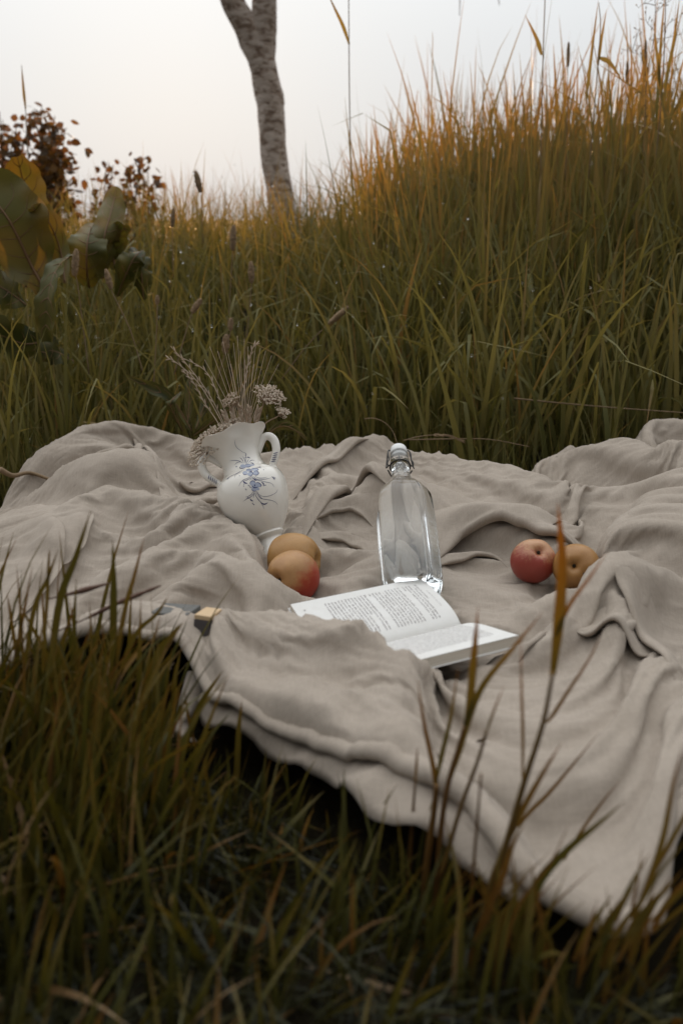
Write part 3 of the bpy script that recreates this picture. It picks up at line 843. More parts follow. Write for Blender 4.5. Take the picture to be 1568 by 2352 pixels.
def build_bank():
    rng = np.random.default_rng(3)
    # tall reed-like grass over the whole bank
    N = 11500
    x, y = rand_patch(N, (-2.3, 2.6), (2.05, 4.9), lambda x, y: (y > far_y(x) + 0.13) & (np.abs(x) < 0.55 + 0.42 * y), rng, 0.65, 1700)
    N = len(x); z = ground_z(x, y) - 0.01
    right = sstep(x / y, -0.06, 0.10)
    L = (0.20 + 0.24 * rng.random(N) + 0.08 * sstep(y, 2.4, 3.2)) * (1 + 0.36 * right)
    tall = rng.random(N) < 0.07
    L = np.where(tall, L * (1.2 + 0.18 * right), L)
    L *= 0.62 + 0.38 * sstep(y - far_y(x), 0.1, 0.6)
    W = (0.0036 + 0.0080 * rng.random(N) ** 1.4) * (0.85 + 0.65 * right)
    az = rng.uniform(0, 2 * np.pi, N)
    lean = np.abs(rng.normal(0.06, 0.16, N))
    curl = np.abs(rng.normal(0.25, 0.5, N)) * (1 - 0.45 * right * (y > 2.9))
    droop = rng.random(N) < 0.22 - 0.10 * right
    curl = np.where(droop, curl + rng.uniform(0.8, 1.9, N), curl)
    kink = (np.where(rng.random(N) < 0.10, rng.uniform(0.5, 1.6, N), 0.0), rng.uniform(0.45, 0.8, N))
    t0 = rng.uniform(0.05, 0.5, N); 
    dry = sstep(z + L, 0.48, 0.95) * (0.35 + 0.5 * sstep(y, 2.6, 3.8))
    t1 = np.clip(rng.uniform(0.3, 0.62, N) + dry * rng.uniform(0.0, 0.85, N), 0, 1)
    old = rng.random(N) < 0.06
    t0 = np.where(old, rng.uniform(.5, .8, N), t0); t1 = np.where(old, rng.uniform(.75, 1, N), t1)
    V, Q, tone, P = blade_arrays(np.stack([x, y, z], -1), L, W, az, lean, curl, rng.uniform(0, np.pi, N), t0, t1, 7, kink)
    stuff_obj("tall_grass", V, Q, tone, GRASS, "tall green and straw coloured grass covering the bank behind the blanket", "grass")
    N = len(P); sel = rng.random(N) < 0.30
    for k in np.nonzero(sel & (P[:, 0, 0] < 0.5))[0]:
        j = rng.integers(3, 8); DEW.append(P[k, j])
    # fine thatch at the foot of the bank
    N = 15000
    x, y = rand_patch(N, (-1.6, 1.7), (1.9, 2.9), lambda x, y: (y > far_y(x) + 0.045), rng, 0.5, 900)
    N = len(x); z = ground_z(x, y) - 0.01
    L = 0.07 + 0.16 * rng.random(N) ** 1.3
    W = 0.0016 + 0.0022 * rng.random(N)
    t0 = rng.uniform(0.05, 0.5, N); t1 = np.where(rng.random(N) < 0.3, rng.uniform(.65, .95, N), rng.uniform(.25, .6, N))
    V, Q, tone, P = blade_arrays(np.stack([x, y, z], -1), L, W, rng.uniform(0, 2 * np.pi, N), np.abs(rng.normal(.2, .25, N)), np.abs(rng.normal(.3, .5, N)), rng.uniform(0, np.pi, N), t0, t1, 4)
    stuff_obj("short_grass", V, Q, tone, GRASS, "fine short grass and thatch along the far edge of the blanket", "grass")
    # far meadow behind the bank's crest, left
    N = 9000
    x, y = rand_patch(N, (-4.5, 3.5), (5.0, 9.0), None, rng, 0.5, 800)
    N = len(x); z = ground_z(x, y)
    L = 0.35 + 0.3 * rng.random(N); W = 0.004 + 0.004 * rng.random(N)
    V, Q, tone, P = blade_arrays(np.stack([x, y, z], -1), L, W, rng.uniform(0, 2 * np.pi, N), np.abs(rng.normal(.1, .15, N)), np.abs(rng.normal(.3, .4, N)), rng.uniform(0, np.pi, N), rng.uniform(.3, .6, N), rng.uniform(.6, .95, N), 4)
    stuff_obj("meadow_grass", V, Q, tone, GRASS, "backlit golden meadow grass beyond the top of the bank", "grass")
    # dark grass and dry straw left of the blanket
    N = 9000
    x, y = rand_patch(N, (-1.9, -0.45), (1.0, 2.3), lambda x, y: off_blanket(x, y, 0.0) & ((y > far_y(x)) | (x < XMIN)), rng, 0.4, 500)
    N = len(x); z = ground_z(x, y) - 0.01
    L = 0.06 + 0.17 * rng.random(N); W = 0.002 + 0.003 * rng.random(N)
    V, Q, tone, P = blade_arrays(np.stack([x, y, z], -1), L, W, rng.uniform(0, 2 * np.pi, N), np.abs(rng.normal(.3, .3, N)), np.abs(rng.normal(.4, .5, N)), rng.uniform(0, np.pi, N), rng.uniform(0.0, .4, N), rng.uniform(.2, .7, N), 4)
    stuff_obj("meadow_tuft", V, Q, tone, GRASS, "dark low grass left of the blanket's far corner", "grass")
    N = 900
    x, y = rand_patch(N, (-1.5, -0.55), (1.7, 2.35), lambda x, y: off_blanket(x, y, 0.02), rng)
    N = len(x); z = ground_z(x, y) + rng.uniform(0.0, 0.035, N)
    V, Q, tone, P = blade_arrays(np.stack([x, y, z], -1), rng.uniform(.08, .3, N), rng.uniform(.0015, .0035, N), rng.normal(0.3, 0.9, N) + np.pi * (rng.random(N) < .5), rng.uniform(1.2, 1.55, N), rng.normal(0, .2, N), rng.uniform(0, np.pi, N), rng.uniform(.7, 1, N), rng.uniform(.75, 1, N), 4)
    stuff_obj("dry_straw", V, Q, tone, GRASS, "dry straw lying flat left of the blanket's far corner", "straw")

def build_front():
    rng = np.random.default_rng(17)
    N = 9500
    x, y = rand_patch(N, (-0.95, 0.75), (0.30, 1.55), lambda x, y: off_blanket(x, y, 0.015) & (y < near_y(x)) & (rng.random(len(x)) < 0.75 + 0.25 * sstep(y, .60, .92)), rng, 0.8, 330)
    N = len(x); z = ground_z(x, y) - 0.02
    left = sstep(-x, 0.02, 0.40)
    L = (0.07 + 0.15 * rng.random(N)) * (0.75 + 0.85 * left)
    # keep the nearest blades low so the lens looks over them
    L = np.minimum(L, 0.08 + 0.35 * np.maximum(y - 0.35, 0))
    W = 0.0035 + 0.0060 * rng.random(N)
    az = rng.normal(0.4, 1.3, N)
    lean = np.abs(rng.normal(.18, .22, N)); curl = np.abs(rng.normal(.35, .45, N))
    flat = rng.random(N) < 0.24
    lean = np.where(flat, rng.uniform(.9, 1.5, N), lean)
    t0 = rng.uniform(0.0, .10, N); t1 = rng.uniform(.25, .85, N)  # near-black feet: the shade down among the blades is painted into the tone
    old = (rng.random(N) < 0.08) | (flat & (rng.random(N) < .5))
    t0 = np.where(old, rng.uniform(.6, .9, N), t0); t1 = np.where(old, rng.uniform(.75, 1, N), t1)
    P0 = np.stack([x, y, z + L], -1); qx, qy = project(P0)           # leave the hollow under the raised edge open
    ok = ~((qx > 375) & (qx < 640) & (qy > 1440) & (qy < 1700))
    x, y, z, L, W, az, lean, curl, t0, t1 = [v[ok] for v in (x, y, z, L, W, az, lean, curl, t0, t1)]; N = len(x)
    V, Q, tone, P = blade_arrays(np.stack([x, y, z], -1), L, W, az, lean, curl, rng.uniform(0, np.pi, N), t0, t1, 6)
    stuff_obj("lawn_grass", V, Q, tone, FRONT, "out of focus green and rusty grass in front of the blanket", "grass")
def build_reeds():
    """broad arching blades that stand out one by one, and the tall ones on the right"""
    rng = np.random.default_rng(41)
    N = 2700
    x, y = rand_patch(N, (-1.5, 1.9), (2.05, 3.6), lambda x, y: (y > far_y(x) + 0.12) & (np.abs(x) < 0.45 + 0.42 * y), rng, 0.5, 260)
    N = len(x); right = sstep(x / y, -0.05, 0.12)
    L = rng.uniform(.26, .52, N) * (1 + .18 * right); W = rng.uniform(.006, .0135, N) * (.85 + .3 * right)
    curl = np.abs(rng.normal(.5, .7, N)); kink = (np.where(rng.random(N) < .22, rng.uniform(.6, 1.7, N), 0.0), rng.uniform(.5, .8, N))
    t0 = rng.uniform(.25, .55, N); t1 = rng.uniform(.45, .70, N); dead = rng.random(N) < .08; t1 = np.where(dead, rng.uniform(.8, 1, N), t1)
    set1 = [np.stack([x, y, ground_z(x, y) - .01], -1), L, W, rng.uniform(0, 2 * np.pi, N), np.abs(rng.normal(.08, .14, N)), curl, t0, t1, kink[0], kink[1]]
    N = 420
    y = rng.uniform(2.85, 3.9, N); x = y * rng.uniform(.02, .40, N)
    hi = sstep(x / y, .02, .36)
    set2 = [np.stack([x, y, ground_z(x, y) - .01], -1), rng.uniform(.48, .74, N) * (.90 + .40 * hi), rng.uniform(.008, .016, N), rng.uniform(0, 2 * np.pi, N), np.abs(rng.normal(.04, .08, N)), np.abs(rng.normal(.12, .2, N)), rng.uniform(.35, .55, N), rng.uniform(.72, .92, N), np.where(rng.random(N) < .1, .9, 0.0), rng.uniform(.6, .85, N)]
    A = [np.concatenate([p, q]) for p, q in zip(set1, set2)]
    N = len(A[0])
    V, Q, tone, P = blade_arrays(A[0], A[1], A[2], A[3], A[4], A[5], rng.uniform(-.7, .7, N), A[6], A[7], 9, (A[8], A[9]))
    stuff_obj("reed_grass", V, Q, tone, GRASS, "broad reed blades standing out of the grass on the bank", "reed grass")
def build_thatch():
    """last year's dead blades matted over the soil in front"""
    rng = np.random.default_rng(77)
    N = 12000
    x, y = rand_patch(N, (-0.9, 0.8), (0.42, 1.35), lambda x, y: off_blanket(x, y, -0.03), rng, 0.4, 900)
    N = len(x); z = ground_z(x, y) + rng.uniform(-.005, .022, N)
    V, Q, tone, P = blade_arrays(np.stack([x, y, z], -1), rng.uniform(.03, .12, N), rng.uniform(.0018, .0045, N), rng.uniform(0, 2 * np.pi, N), rng.uniform(.7, 1.5, N), rng.normal(0, .5, N), rng.uniform(0, np.pi, N), rng.uniform(.0, .10, N), np.where(rng.random(N) < .07, rng.uniform(.7, .95, N), rng.uniform(.0, .22, N)), 3)  # mostly near-black tones: deep shade of the foreground painted onto the dead blades
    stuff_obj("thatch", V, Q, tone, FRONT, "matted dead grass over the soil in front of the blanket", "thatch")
build_thatch()
build_bank()
build_reeds()
build_front()
# ------------------------------------------------------------------ things on the blanket
def frame_from(axis, right):
    z = unit(axis); x = np.asarray(right, float); x = unit(x - z * np.dot(x, z)); y = np.cross(z, x)
    return Matrix(((x[0], y[0], z[0]), (x[1], y[1], z[1]), (x[2], y[2], z[2])))

def place(o, loc, rot):
    o.matrix_basis = Matrix.Translation(Vector(loc)) @ rot.to_4x4()

def lathe(profile, seg=64, sub=5, rmod=None, close_bottom=True):
    P = crom([(r, 0, z) for r, z in profile], sub)
    r = np.maximum(P[:, 0], 0); z = P[:, 2]
    a = np.linspace(0, 2 * np.pi, seg, endpoint=False)
    Rr = r[:, None] * np.ones((1, seg)); Z = z[:, None] * np.ones((1, seg))
    if rmod: Rr, Z = rmod(Rr, Z, a[None, :])
    V = np.stack([Rr * np.cos(a), Rr * np.sin(a), Z], -1).reshape(-1, 3)
    return V, grid_faces(len(r), seg, True), (r, z)

# ---- vase
def build_vase():
    base = Pz(634, 1278, 0.012)
    top = Pd(533, 1004, base, 0.222, True)
    axis = unit(top - base)
    view = unit(0.5 * (base + top) - _C)
    right = unit(np.cross(view, axis))
    v = empty("ceramic_vase", base, "white glazed two-handled vase painted with blue flowers, leaning back on the folds", "vase")
    place(v, base, frame_from(axis, right))
    m, n, l, out = new_mat("white_faience")
    b = bsdf(n, (0.66, 0.625, 0.57), 0.16, 0.5)
    t = tex_noise(n, l, 18, 4)
    r_ = ramp(n, l, t.outputs['Fac'], [(0.3, (0.74, 0.695, 0.62)), (0.7, (0.80, 0.755, 0.685))])
    l.new(r_.outputs[0], b.inputs['Base Color'])
    b.inputs['Coat Weight'].default_value = 0.6; b.inputs['Coat Roughness'].default_value = 0.06
    bump(n, l, tex_noise(n, l, 25, 2).outputs['Fac'], 0.15, 0.002, b)
    l.new(b.outputs[0], out.inputs['Surface'])
    prof = [(r_ * 1.05, z_) for r_, z_ in [(0, .004), (.026, .001), (.0305, .002), (.0305, .006), (.026, .014), (.0215, .025), (.0208, .031), (.0235, .0345), (.0265, .0385), (.0262, .042), (.0300, .047), (.0390, .060), (.0485, .078), (.0548, .096), (.0580, .114), (.0570, .129), (.0525, .141), (.0450, .149), (.0400, .1530), (.0362, .1570), (.0335, .164), (.0328, .175), (.0355, .188), (.0418, .202), (.0498, .214), (.0552, .221), (.0565, .2225)]]
    inner = [(r_ * 1.05, z_) for r_, z_ in [(.0537, .2222), (.0470, .2135), (.0382, .200), (.0320, .186), (.0292, .174), (.0300, .160), (.040, .145), (.053, .125), (.050, .095), (.03, .055), (.0, .045)]]
    def rm(Rr, Z, a):
        k = sstep(Z, .185, .2225)
        return Rr * (1 + 0.028 * k * np.cos(6 * a + 0.6)), Z + 0.0026 * k * np.cos(6 * a + 0.6 + 1.2)
    V, Q, (pr, pz) = lathe(prof + inner, 96, 5, rm)
    body = np_mesh("body", V, Q, m)
    obj("body", body, v, False)
    def rad(z): 
        k = np.argmax(pz[:len(prof) * 5 - 5]); return np.interp(z, pz[:k + 1], pr[:k + 1])
    hp = [(.031, .180), (.0487, .2005), (.0600, .2010), (.0660, .191), (.0640, .175), (.0560, .161), (.0480, .150), (.0500, .140), (.0545, .130), (.0560, .122)]
    hr = [.0062, .0066, .0072, .0074, .0072, .0068, .0062, .0058, .005, .003]
    bm_, nb, lb, ob = new_mat("cobalt_glaze")
    bb = bsdf(nb, (0.035, 0.04, 0.13), 0.25, 0.5); lb.new(bb.outputs[0], ob.inputs['Surface'])
    pm, np_, lp, op = new_mat("pale_blue_wash")
    pb = bsdf(np_, (0.36, 0.39, 0.48), 0.2, 0.5); lp.new(pb.outputs[0], op.inputs['Surface'])
    for sx in (1, -1):
        path = crom([(sx * x, 0, z) for x, z in hp], 8)
        rr = np.interp(np.linspace(0, 1, len(path)), np.linspace(0, 1, len(hr)), hr)
        Vt, Qt, Tt = tube_arrays(path, rr, 16)
        # strap handle: a little flatter front to back
        Vt[:, 1] *= 0.85
        h = obj("handle", np_mesh("handle", Vt, [Qt, Tt], m), v, False)
        bag = Bag()
        for k in range(5):
            f = 0.50 + 0.028 * k
            c = path[int(f * (len(path) - 1))]; nx_ = path[int(f * (len(path) - 1)) + 1] - c
            nx_ = unit(nx_); w = np.array([nx_[2], 0, -nx_[0]])
            a = np.linspace(-1, 1, 5)
            skew = nx_ * 0.0018
            pts = [c + w * (0.0036 * q) + skew * q + np.array([0, -0.0062 * math.sqrt(max(0, 1 - (0.0036 * q / .0072) ** 2)) - 0.0004, 0]) for q in a]
            bag.tube(pts, [.0003, .0006, .00065, .0006, .0003], 5)
        bo = obj("painted_stripes", bag.mesh("painted_stripes", bm_), v, False)
    # painted bouquet: strokes traced on the side that faces the viewer
    A = np.array([-.338, -.941]); Pp = np.array([.941, -.338]); O = np.array([1005., 1718.])
    def on(q, lift=0.0):
        d = np.asarray(q, float) - O
        ax = d @ A; rd = d @ Pp
        z = (ax + 230) * 1.69e-4; x = rd * 1.657e-4
        r = rad(z) + lift
        return np.array([x, -math.sqrt(max(r * r - x * x, 1e-8)), z])
    def stroke(bag, pts, w):
        P = crom([(p[0], p[1], 0) for p in pts], 5)
        n_ = len(P); ww = np.sin(np.linspace(0.12, np.pi - 0.12, n_)) ** 0.8 * w
        D = np.gradient(P[:, :2], axis=0); D = unit(D); Nn = np.stack([-D[:, 1], D[:, 0]], -1)
        L_ = [on(p[:2] + q * k, 0.00035) for p, q, k in zip(P, Nn, ww)]
        R_ = [on(p[:2] - q * k, 0.00035) for p, q, k in zip(P, Nn, ww)]
        V = np.stack([L_, R_], 1).reshape(-1, 3); k = np.arange(n_ - 1)
        bag.add(V, np.stack([2 * k, 2 * k + 1, 2 * k + 3, 2 * k + 2], -1))
    dark = Bag(); wash = Bag()
    def blob(bag, c, a, b_, rot, lift=0.0002, n_=14):
        t = np.linspace(0, 2 * np.pi, n_, endpoint=False)
        ca, sa = math.cos(rot), math.sin(rot)
        pts = [on((c[0] + a * math.cos(q) * ca - b_ * math.sin(q) * sa, c[1] + a * math.cos(q) * sa + b_ * math.sin(q) * ca), lift) for q in t]
        V = np.vstack([pts, on(c, lift)[None]]); j = np.arange(n_)
        bag.add(V, None, np.stack([np.full(n_, n_), j, (j + 1) % n_], 1))
    for c, a, b_, r_ in [((775, 1060), 34, 22, .3), ((822, 1052), 36, 20, -.1), ((862, 1050), 26, 15, -.3),
                         ((800, 1150), 26, 20, .4), ((835, 1120), 30, 18, .1), ((895, 1112), 36, 20, .2), ((905, 1155), 30, 22, -.2), ((850, 1165), 28, 22, .1),
                         ((878, 1265), 30, 26, .2), ((930, 1278), 32, 24, .1), ((900, 1300), 34, 20, 0), ((890, 1325), 28, 14, .1), ((925, 1318), 20, 14, .2)]:
        blob(wash, c, a, b_, r_)
    S = [([(740, 1060), (742, 1080), (770, 1088), (800, 1080)], 4), ([(800, 1072), (830, 1076), (858, 1064)], 4), ([(790, 1045), (810, 1034), (840, 1036)], 2), ([(840, 1020), (865, 1022), (880, 1038)], 4), ([(806, 962), (825, 958), (838, 970)], 4), ([(786, 968), (796, 966), (804, 970)], 3.5),
         ([(630, 992), (680, 992), (730, 1000), (770, 1030)], 2), ([(680, 1040), (710, 1016), (745, 1010), (770, 1030)], 2), ([(735, 965), (760, 985), (780, 1030)], 2), ([(765, 950), (785, 985), (792, 1030)], 2), ([(798, 975), (798, 1000), (800, 1032)], 2), ([(826, 980), (815, 1005), (806, 1032)], 2), ([(885, 985), (850, 990), (822, 1028)], 2),
         ([(694, 798), (692, 830), (710, 870), (760, 905), (780, 918)], 1.5), ([(770, 908), (790, 915), (806, 945)], 1),
         ([(775, 1150), (790, 1170), (820, 1172)], 2.5), ([(810, 1118), (835, 1104), (860, 1112)], 2.5), ([(870, 1105), (905, 1095), (932, 1112), (915, 1130)], 2.5), ([(880, 1140), (915, 1130), (936, 1155), (915, 1178), (885, 1172)], 3), ([(840, 1150), (866, 1145), (880, 1160), (860, 1188), (838, 1180)], 2.5), ([(850, 1125), (862, 1140), (872, 1150)], 3), ([(838, 1130), (854, 1142), (866, 1150)], 2), ([(868, 1118), (868, 1135), (872, 1148)], 2),
         ([(912, 1085), (935, 1085), (960, 1092)], 3), ([(935, 1072), (945, 1074), (955, 1078)], 2),
         ([(855, 1185), (830, 1210), (790, 1225), (760, 1250), (738, 1290)], 2), ([(862, 1188), (845, 1215), (815, 1232), (780, 1240)], 2.2), ([(870, 1190), (862, 1215), (848, 1238)], 2), ([(878, 1190), (878, 1212), (872, 1238)], 2), ([(890, 1188), (905, 1212), (940, 1226), (1000, 1215), (1065, 1190)], 2), ([(900, 1186), (930, 1206), (980, 1205), (1020, 1190)], 1.8), ([(885, 1190), (910, 1225), (990, 1242), (1060, 1252), (1090, 1290)], 1.6), ([(884, 1210), (900, 1228), (925, 1230)], 6), ([(780, 1236), (800, 1258), (826, 1266)], 6), ([(1062, 1176), (1078, 1190), (1092, 1212)], 3.5), ([(1070, 1185), (1080, 1182), (1086, 1180)], 2.5),
         ([(850, 1270), (862, 1244), (890, 1240), (908, 1262)], 3), ([(905, 1258), (935, 1256), (962, 1280), (950, 1300)], 3), ([(872, 1290), (895, 1308), (930, 1298)], 4), ([(858, 1290), (850, 1302), (870, 1312)], 2.5), ([(894, 1270), (898, 1285), (900, 1296)], 4), ([(866, 1330), (890, 1342), (915, 1338)], 2.5), ([(962, 1248), (982, 1262), (984, 1290)], 5), ([(830, 1278), (840, 1288), (850, 1290)], 3),
         ([(880, 1345), (865, 1370), (835, 1390), (805, 1396)], 2), ([(888, 1348), (880, 1375), (850, 1400), (820, 1412), (776, 1438)], 2.2), ([(895, 1348), (890, 1375), (880, 1405)], 2), ([(903, 1346), (905, 1380), (930, 1420), (960, 1452), (985, 1506)], 2.4), ([(910, 1344), (925, 1380), (960, 1410), (1040, 1418), (1090, 1428), (1120, 1455)], 1.8), ([(920, 1340), (940, 1372), (980, 1388), (1040, 1378), (1100, 1340), (1120, 1300)], 1.5), ([(915, 1342), (935, 1375), (955, 1400), (970, 1412)], 2), ([(948, 1436), (965, 1456), (995, 1460), (1022, 1444)], 5), ([(850, 1412), (860, 1428), (880, 1436)], 5), ([(820, 1404), (832, 1406), (842, 1410)], 4),
         ([(694, 1196), (696, 1170), (720, 1150), (770, 1128)], 1.5), ([(585, 1198), (640, 1172), (700, 1150), (760, 1120), (800, 1100)], 1.5), ([(612, 1198), (622, 1188), (634, 1180)], 3.5)]
    for pts, w in S: stroke(dark, pts, w * 1.15)
    for c in [(795, 938), (799, 925), (797, 950), (790, 1272), (788, 1290), (744, 1180), (699, 1060), (707, 1056), (1090, 1190), (1096, 1188), (872, 1458), (880, 1464), (886, 1470), (806, 1320), (814, 1328), (996, 1278), (1004, 1276), (982, 1112)]:
        blob(dark, c, 4.5, 4.5, 0, 0.0003, 8)
    pf = obj("painted_flower", dark.mesh("painted_flower", bm_), v, False)
    obj("painted_petal", wash.mesh("painted_petal", pm), v, False)
    return v, base, axis, right
VASE, VB, VAX, VRT = build_vase()
def vase_pt(x, y, z):
    f = frame_from(VAX, VRT)
    return np.array(Vector(VB) + f @ Vector((x, y, z)))

# ---- bottle of water with a swing top
def build_bottle():
    base = Pz(948, 1366, 0.034)
    top = Pd(914, 1027, base, 0.318, True)
    axis = unit(top - base)
    right = np.array([math.cos(R(6)), math.sin(R(6)), 0])
    rot = frame_from(axis, right)
    bt = empty("glass_bottle", base, "clear faceted swing-top bottle of water lying between the vase and the book", "bottle")
    place(bt, base, rot)
    m, n, l, out = new_mat("clear_glass")
    g = bsdf(n, (0.97, 0.985, 0.98), 0.0, 0.5)
    g.inputs['Transmission Weight'].default_value = 1.0; g.inputs['IOR'].default_value = 1.40
    l.new(g.outputs[0], out.inputs['Surface'])
    wm, wn_, wl_, wo = new_mat("still_water")
    w = bsdf(wn_, (0.98, 0.99, 0.995), 0.0, 0.5)
    w.inputs['Transmission Weight'].default_value = 1.0; w.inputs['IOR'].default_value = 0.955      # water seen from inside the glass around it
    wl_.new(w.outputs[0], wo.inputs['Surface'])
    seg = 96
    a = np.linspace(0, 2 * np.pi, seg, endpoint=False)
    def octr(flat, corner):
        r = np.full(seg, 1e9)
        for k in range(4):
            c1 = np.cos(a - k * np.pi / 2); c2 = np.cos(a - np.pi / 4 - k * np.pi / 2)
            r = np.where(c1 > .05, np.minimum(r, flat / np.maximum(c1, .05)), r)
            r = np.where(c2 > .05, np.minimum(r, corner / np.maximum(c2, .05)), r)
        return r
    HB = .0425
    body = octr(1.0, 1.13)
    # height, size, squareness
    outer = [(-.001, .026, 1), (.0002, .036, 1), (.003, .0408, 1), (.009, .0422, 1), (.05, HB, 1), (.10, HB, 1), (.15, HB, 1), (.172, .0422, 1), (.186, .0405, 1), (.200, .0358, 1), (.212, .0295, .9), (.222, .0232, .7), (.230, .0188, .45), (.238, .0162, .2), (.252, .0148, 0), (.268, .0143, 0), (.272, .0155, 0), (.277, .0165, 0), (.281, .0158, 0), (.284, .0150, 0), (.294, .0150, 0), (.297, .0148, 0), (.2985, .0130, 0)]
    inner = [(.2985, .0105, 0), (.290, .0100, 0), (.252, .0105, 0), (.238, .0125, 0), (.230, .0150, .15), (.222, .0200, .4), (.212, .0265, .7), (.200, .0325, .85), (.186, .0370, .9), (.172, .0388, .9), (.15, .0392, .9), (.05, .0392, .9), (.016, .0388, .9), (.011, .0350, .9), (.010, .0, .9)]
    def ring(h, r, q):
        rr = r * (1 + q * (body - 1))
        return np.stack([rr * np.cos(a + np.pi / 2 * 0), rr * np.sin(a), np.full(seg, h)], -1)
    def dens(p, sub=3):
        P = []
        for k in range(len(p) - 1):
            for t in np.linspace(0, 1, sub, endpoint=False): P.append(tuple(p[k][i] * (1 - t) + p[k + 1][i] * t for i in range(3)))
        P.append(p[-1]); return P
    lvl = rot.transposed() @ Vector((0, 0, 1))
    pco = Vector((0, math.copysign(.038, lvl.y), .196))
    def cut(rings, keep_below, off, name):
        """closed solid of revolution cut at the level of the water"""
        V = np.concatenate([ring(*r) for r in rings])
        me = np_mesh(name, V, grid_faces(len(rings), seg, True))
        bm = bmesh.new(); bm.from_mesh(me); bmesh.ops.remove_doubles(bm, verts=bm.verts, dist=1e-5)
        bmesh.ops.dissolve_degenerate(bm, edges=bm.edges, dist=1e-6)
        geo = bmesh.ops.bisect_plane(bm, geom=bm.verts[:] + bm.edges[:] + bm.faces[:], plane_co=pco + lvl * off, plane_no=lvl, clear_outer=keep_below, clear_inner=not keep_below)
        bmesh.ops.holes_fill(bm, edges=[e for e in geo['geom_cut'] if isinstance(e, bmesh.types.BMEdge)], sides=0)
        bmesh.ops.recalc_face_normals(bm, faces=bm.faces)
        for f in bm.faces: f.smooth = len(f.verts) < 8
        return bm, me
    # glass and water are one clear body; only the air above the water is a hollow in it
    cav = [(.289, 0.0, 0)] + [r for r in inner if r[0] < .2895]
    bm, me0 = cut(dens(cav, 2), False, 0.0, "hollow")
    bmesh.ops.reverse_faces(bm, faces=bm.faces)
    bm.to_mesh(me0); bm.free()
    V = np.concatenate([ring(*r) for r in dens([(0.018, 0.0, .3), (.015, .012, .4), (.006, .022, .8)] + outer + [(.2985, 0.0, 0)], 2)])
    nr = len(V) // seg
    bm = bmesh.new(); gm = np_mesh("glass_body", V, grid_faces(nr, seg, True), m)
    bm.from_mesh(gm); bmesh.ops.remove_doubles(bm, verts=bm.verts, dist=1e-5); bmesh.ops.dissolve_degenerate(bm, edges=bm.edges, dist=1e-6)
    bmesh.ops.recalc_face_normals(bm, faces=bm.faces); bm.from_mesh(me0); bm.to_mesh(gm); bm.free(); bpy.data.meshes.remove(me0)
    obj("glass_body", gm, bt, False)
    wi = [r for r in reversed(inner) if r[0] < .240]
    bm, wme = cut(dens(wi + [(wi[-1][0], 0.0, 0)], 2), True, -0.0004, "water")
    bm.to_mesh(wme); bm.free(); wme.materials.append(wm)
    obj("water", wme, bt, False)
    # ceramic stopper, rubber ring, wire bail
    sm = simple_mat("white_ceramic", (0.72, 0.71, 0.69), 0.25)
    V, Q, _ = lathe([(0, .292), (.009, .292), (.0095, .2995), (.0125, .300), (.0140, .302), (.0142, .308), (.0130, .3135), (.0085, .3165), (0, .317)], 32, 3)
    st = obj("stopper", np_mesh("stopper", V, Q, sm), bt, False)
    wmat, wn2, wl2, wo2 = new_mat("dark_wire")
    wb = bsdf(wn2, (0.035, 0.032, 0.03), 0.38, 0.5, Metallic=0.7); wl2.new(wb.outputs[0], wo2.inputs['Surface'])
    b = Bag()
    t = np.linspace(0, 2 * np.pi, 49)
    b.tube(np.stack([.0166 * np.cos(t), .0166 * np.sin(t), np.full(49, .2700)], -1), .0013, 8)
    obj("collar_wire", b.mesh("collar_wire", wmat), bt, False)
    b = Bag()
    for sx in (-1, 1):
        cs = [(sx * .0165, -.003, .2700), (sx * .0205, -.0045, .2685), (sx * .0212, -.006, .2740), (sx * .0185, -.0065, .2800), (sx * .0188, -.006, .2900), (sx * .0185, -.004, .3000), (sx * .0165, -.001, .3085), (sx * .0138, 0, .3085)]
        b.tube(crom(cs, 5), .0012, 8)
        cs = [(sx * .0205, -.005, .2660), (sx * .0228, .002, .2690), (sx * .0215, .004, .2800), (sx * .0198, .002, .2930), (sx * .0180, -.001, .3060)]
        b.tube(crom(cs, 5), .0011, 8)
    cs = [(-.0200, -.005, .2670), (-.012, -.0175, .2640), (0, -.0205, .2625), (.012, -.0175, .2640), (.0200, -.005, .2670)]
    b.tube(crom([(c[0], -c[1], c[2]) for c in cs], 6), .0012, 8)
    obj("wire_bail", b.mesh("wire_bail", wmat), bt, False)
    return bt
build_bottle()

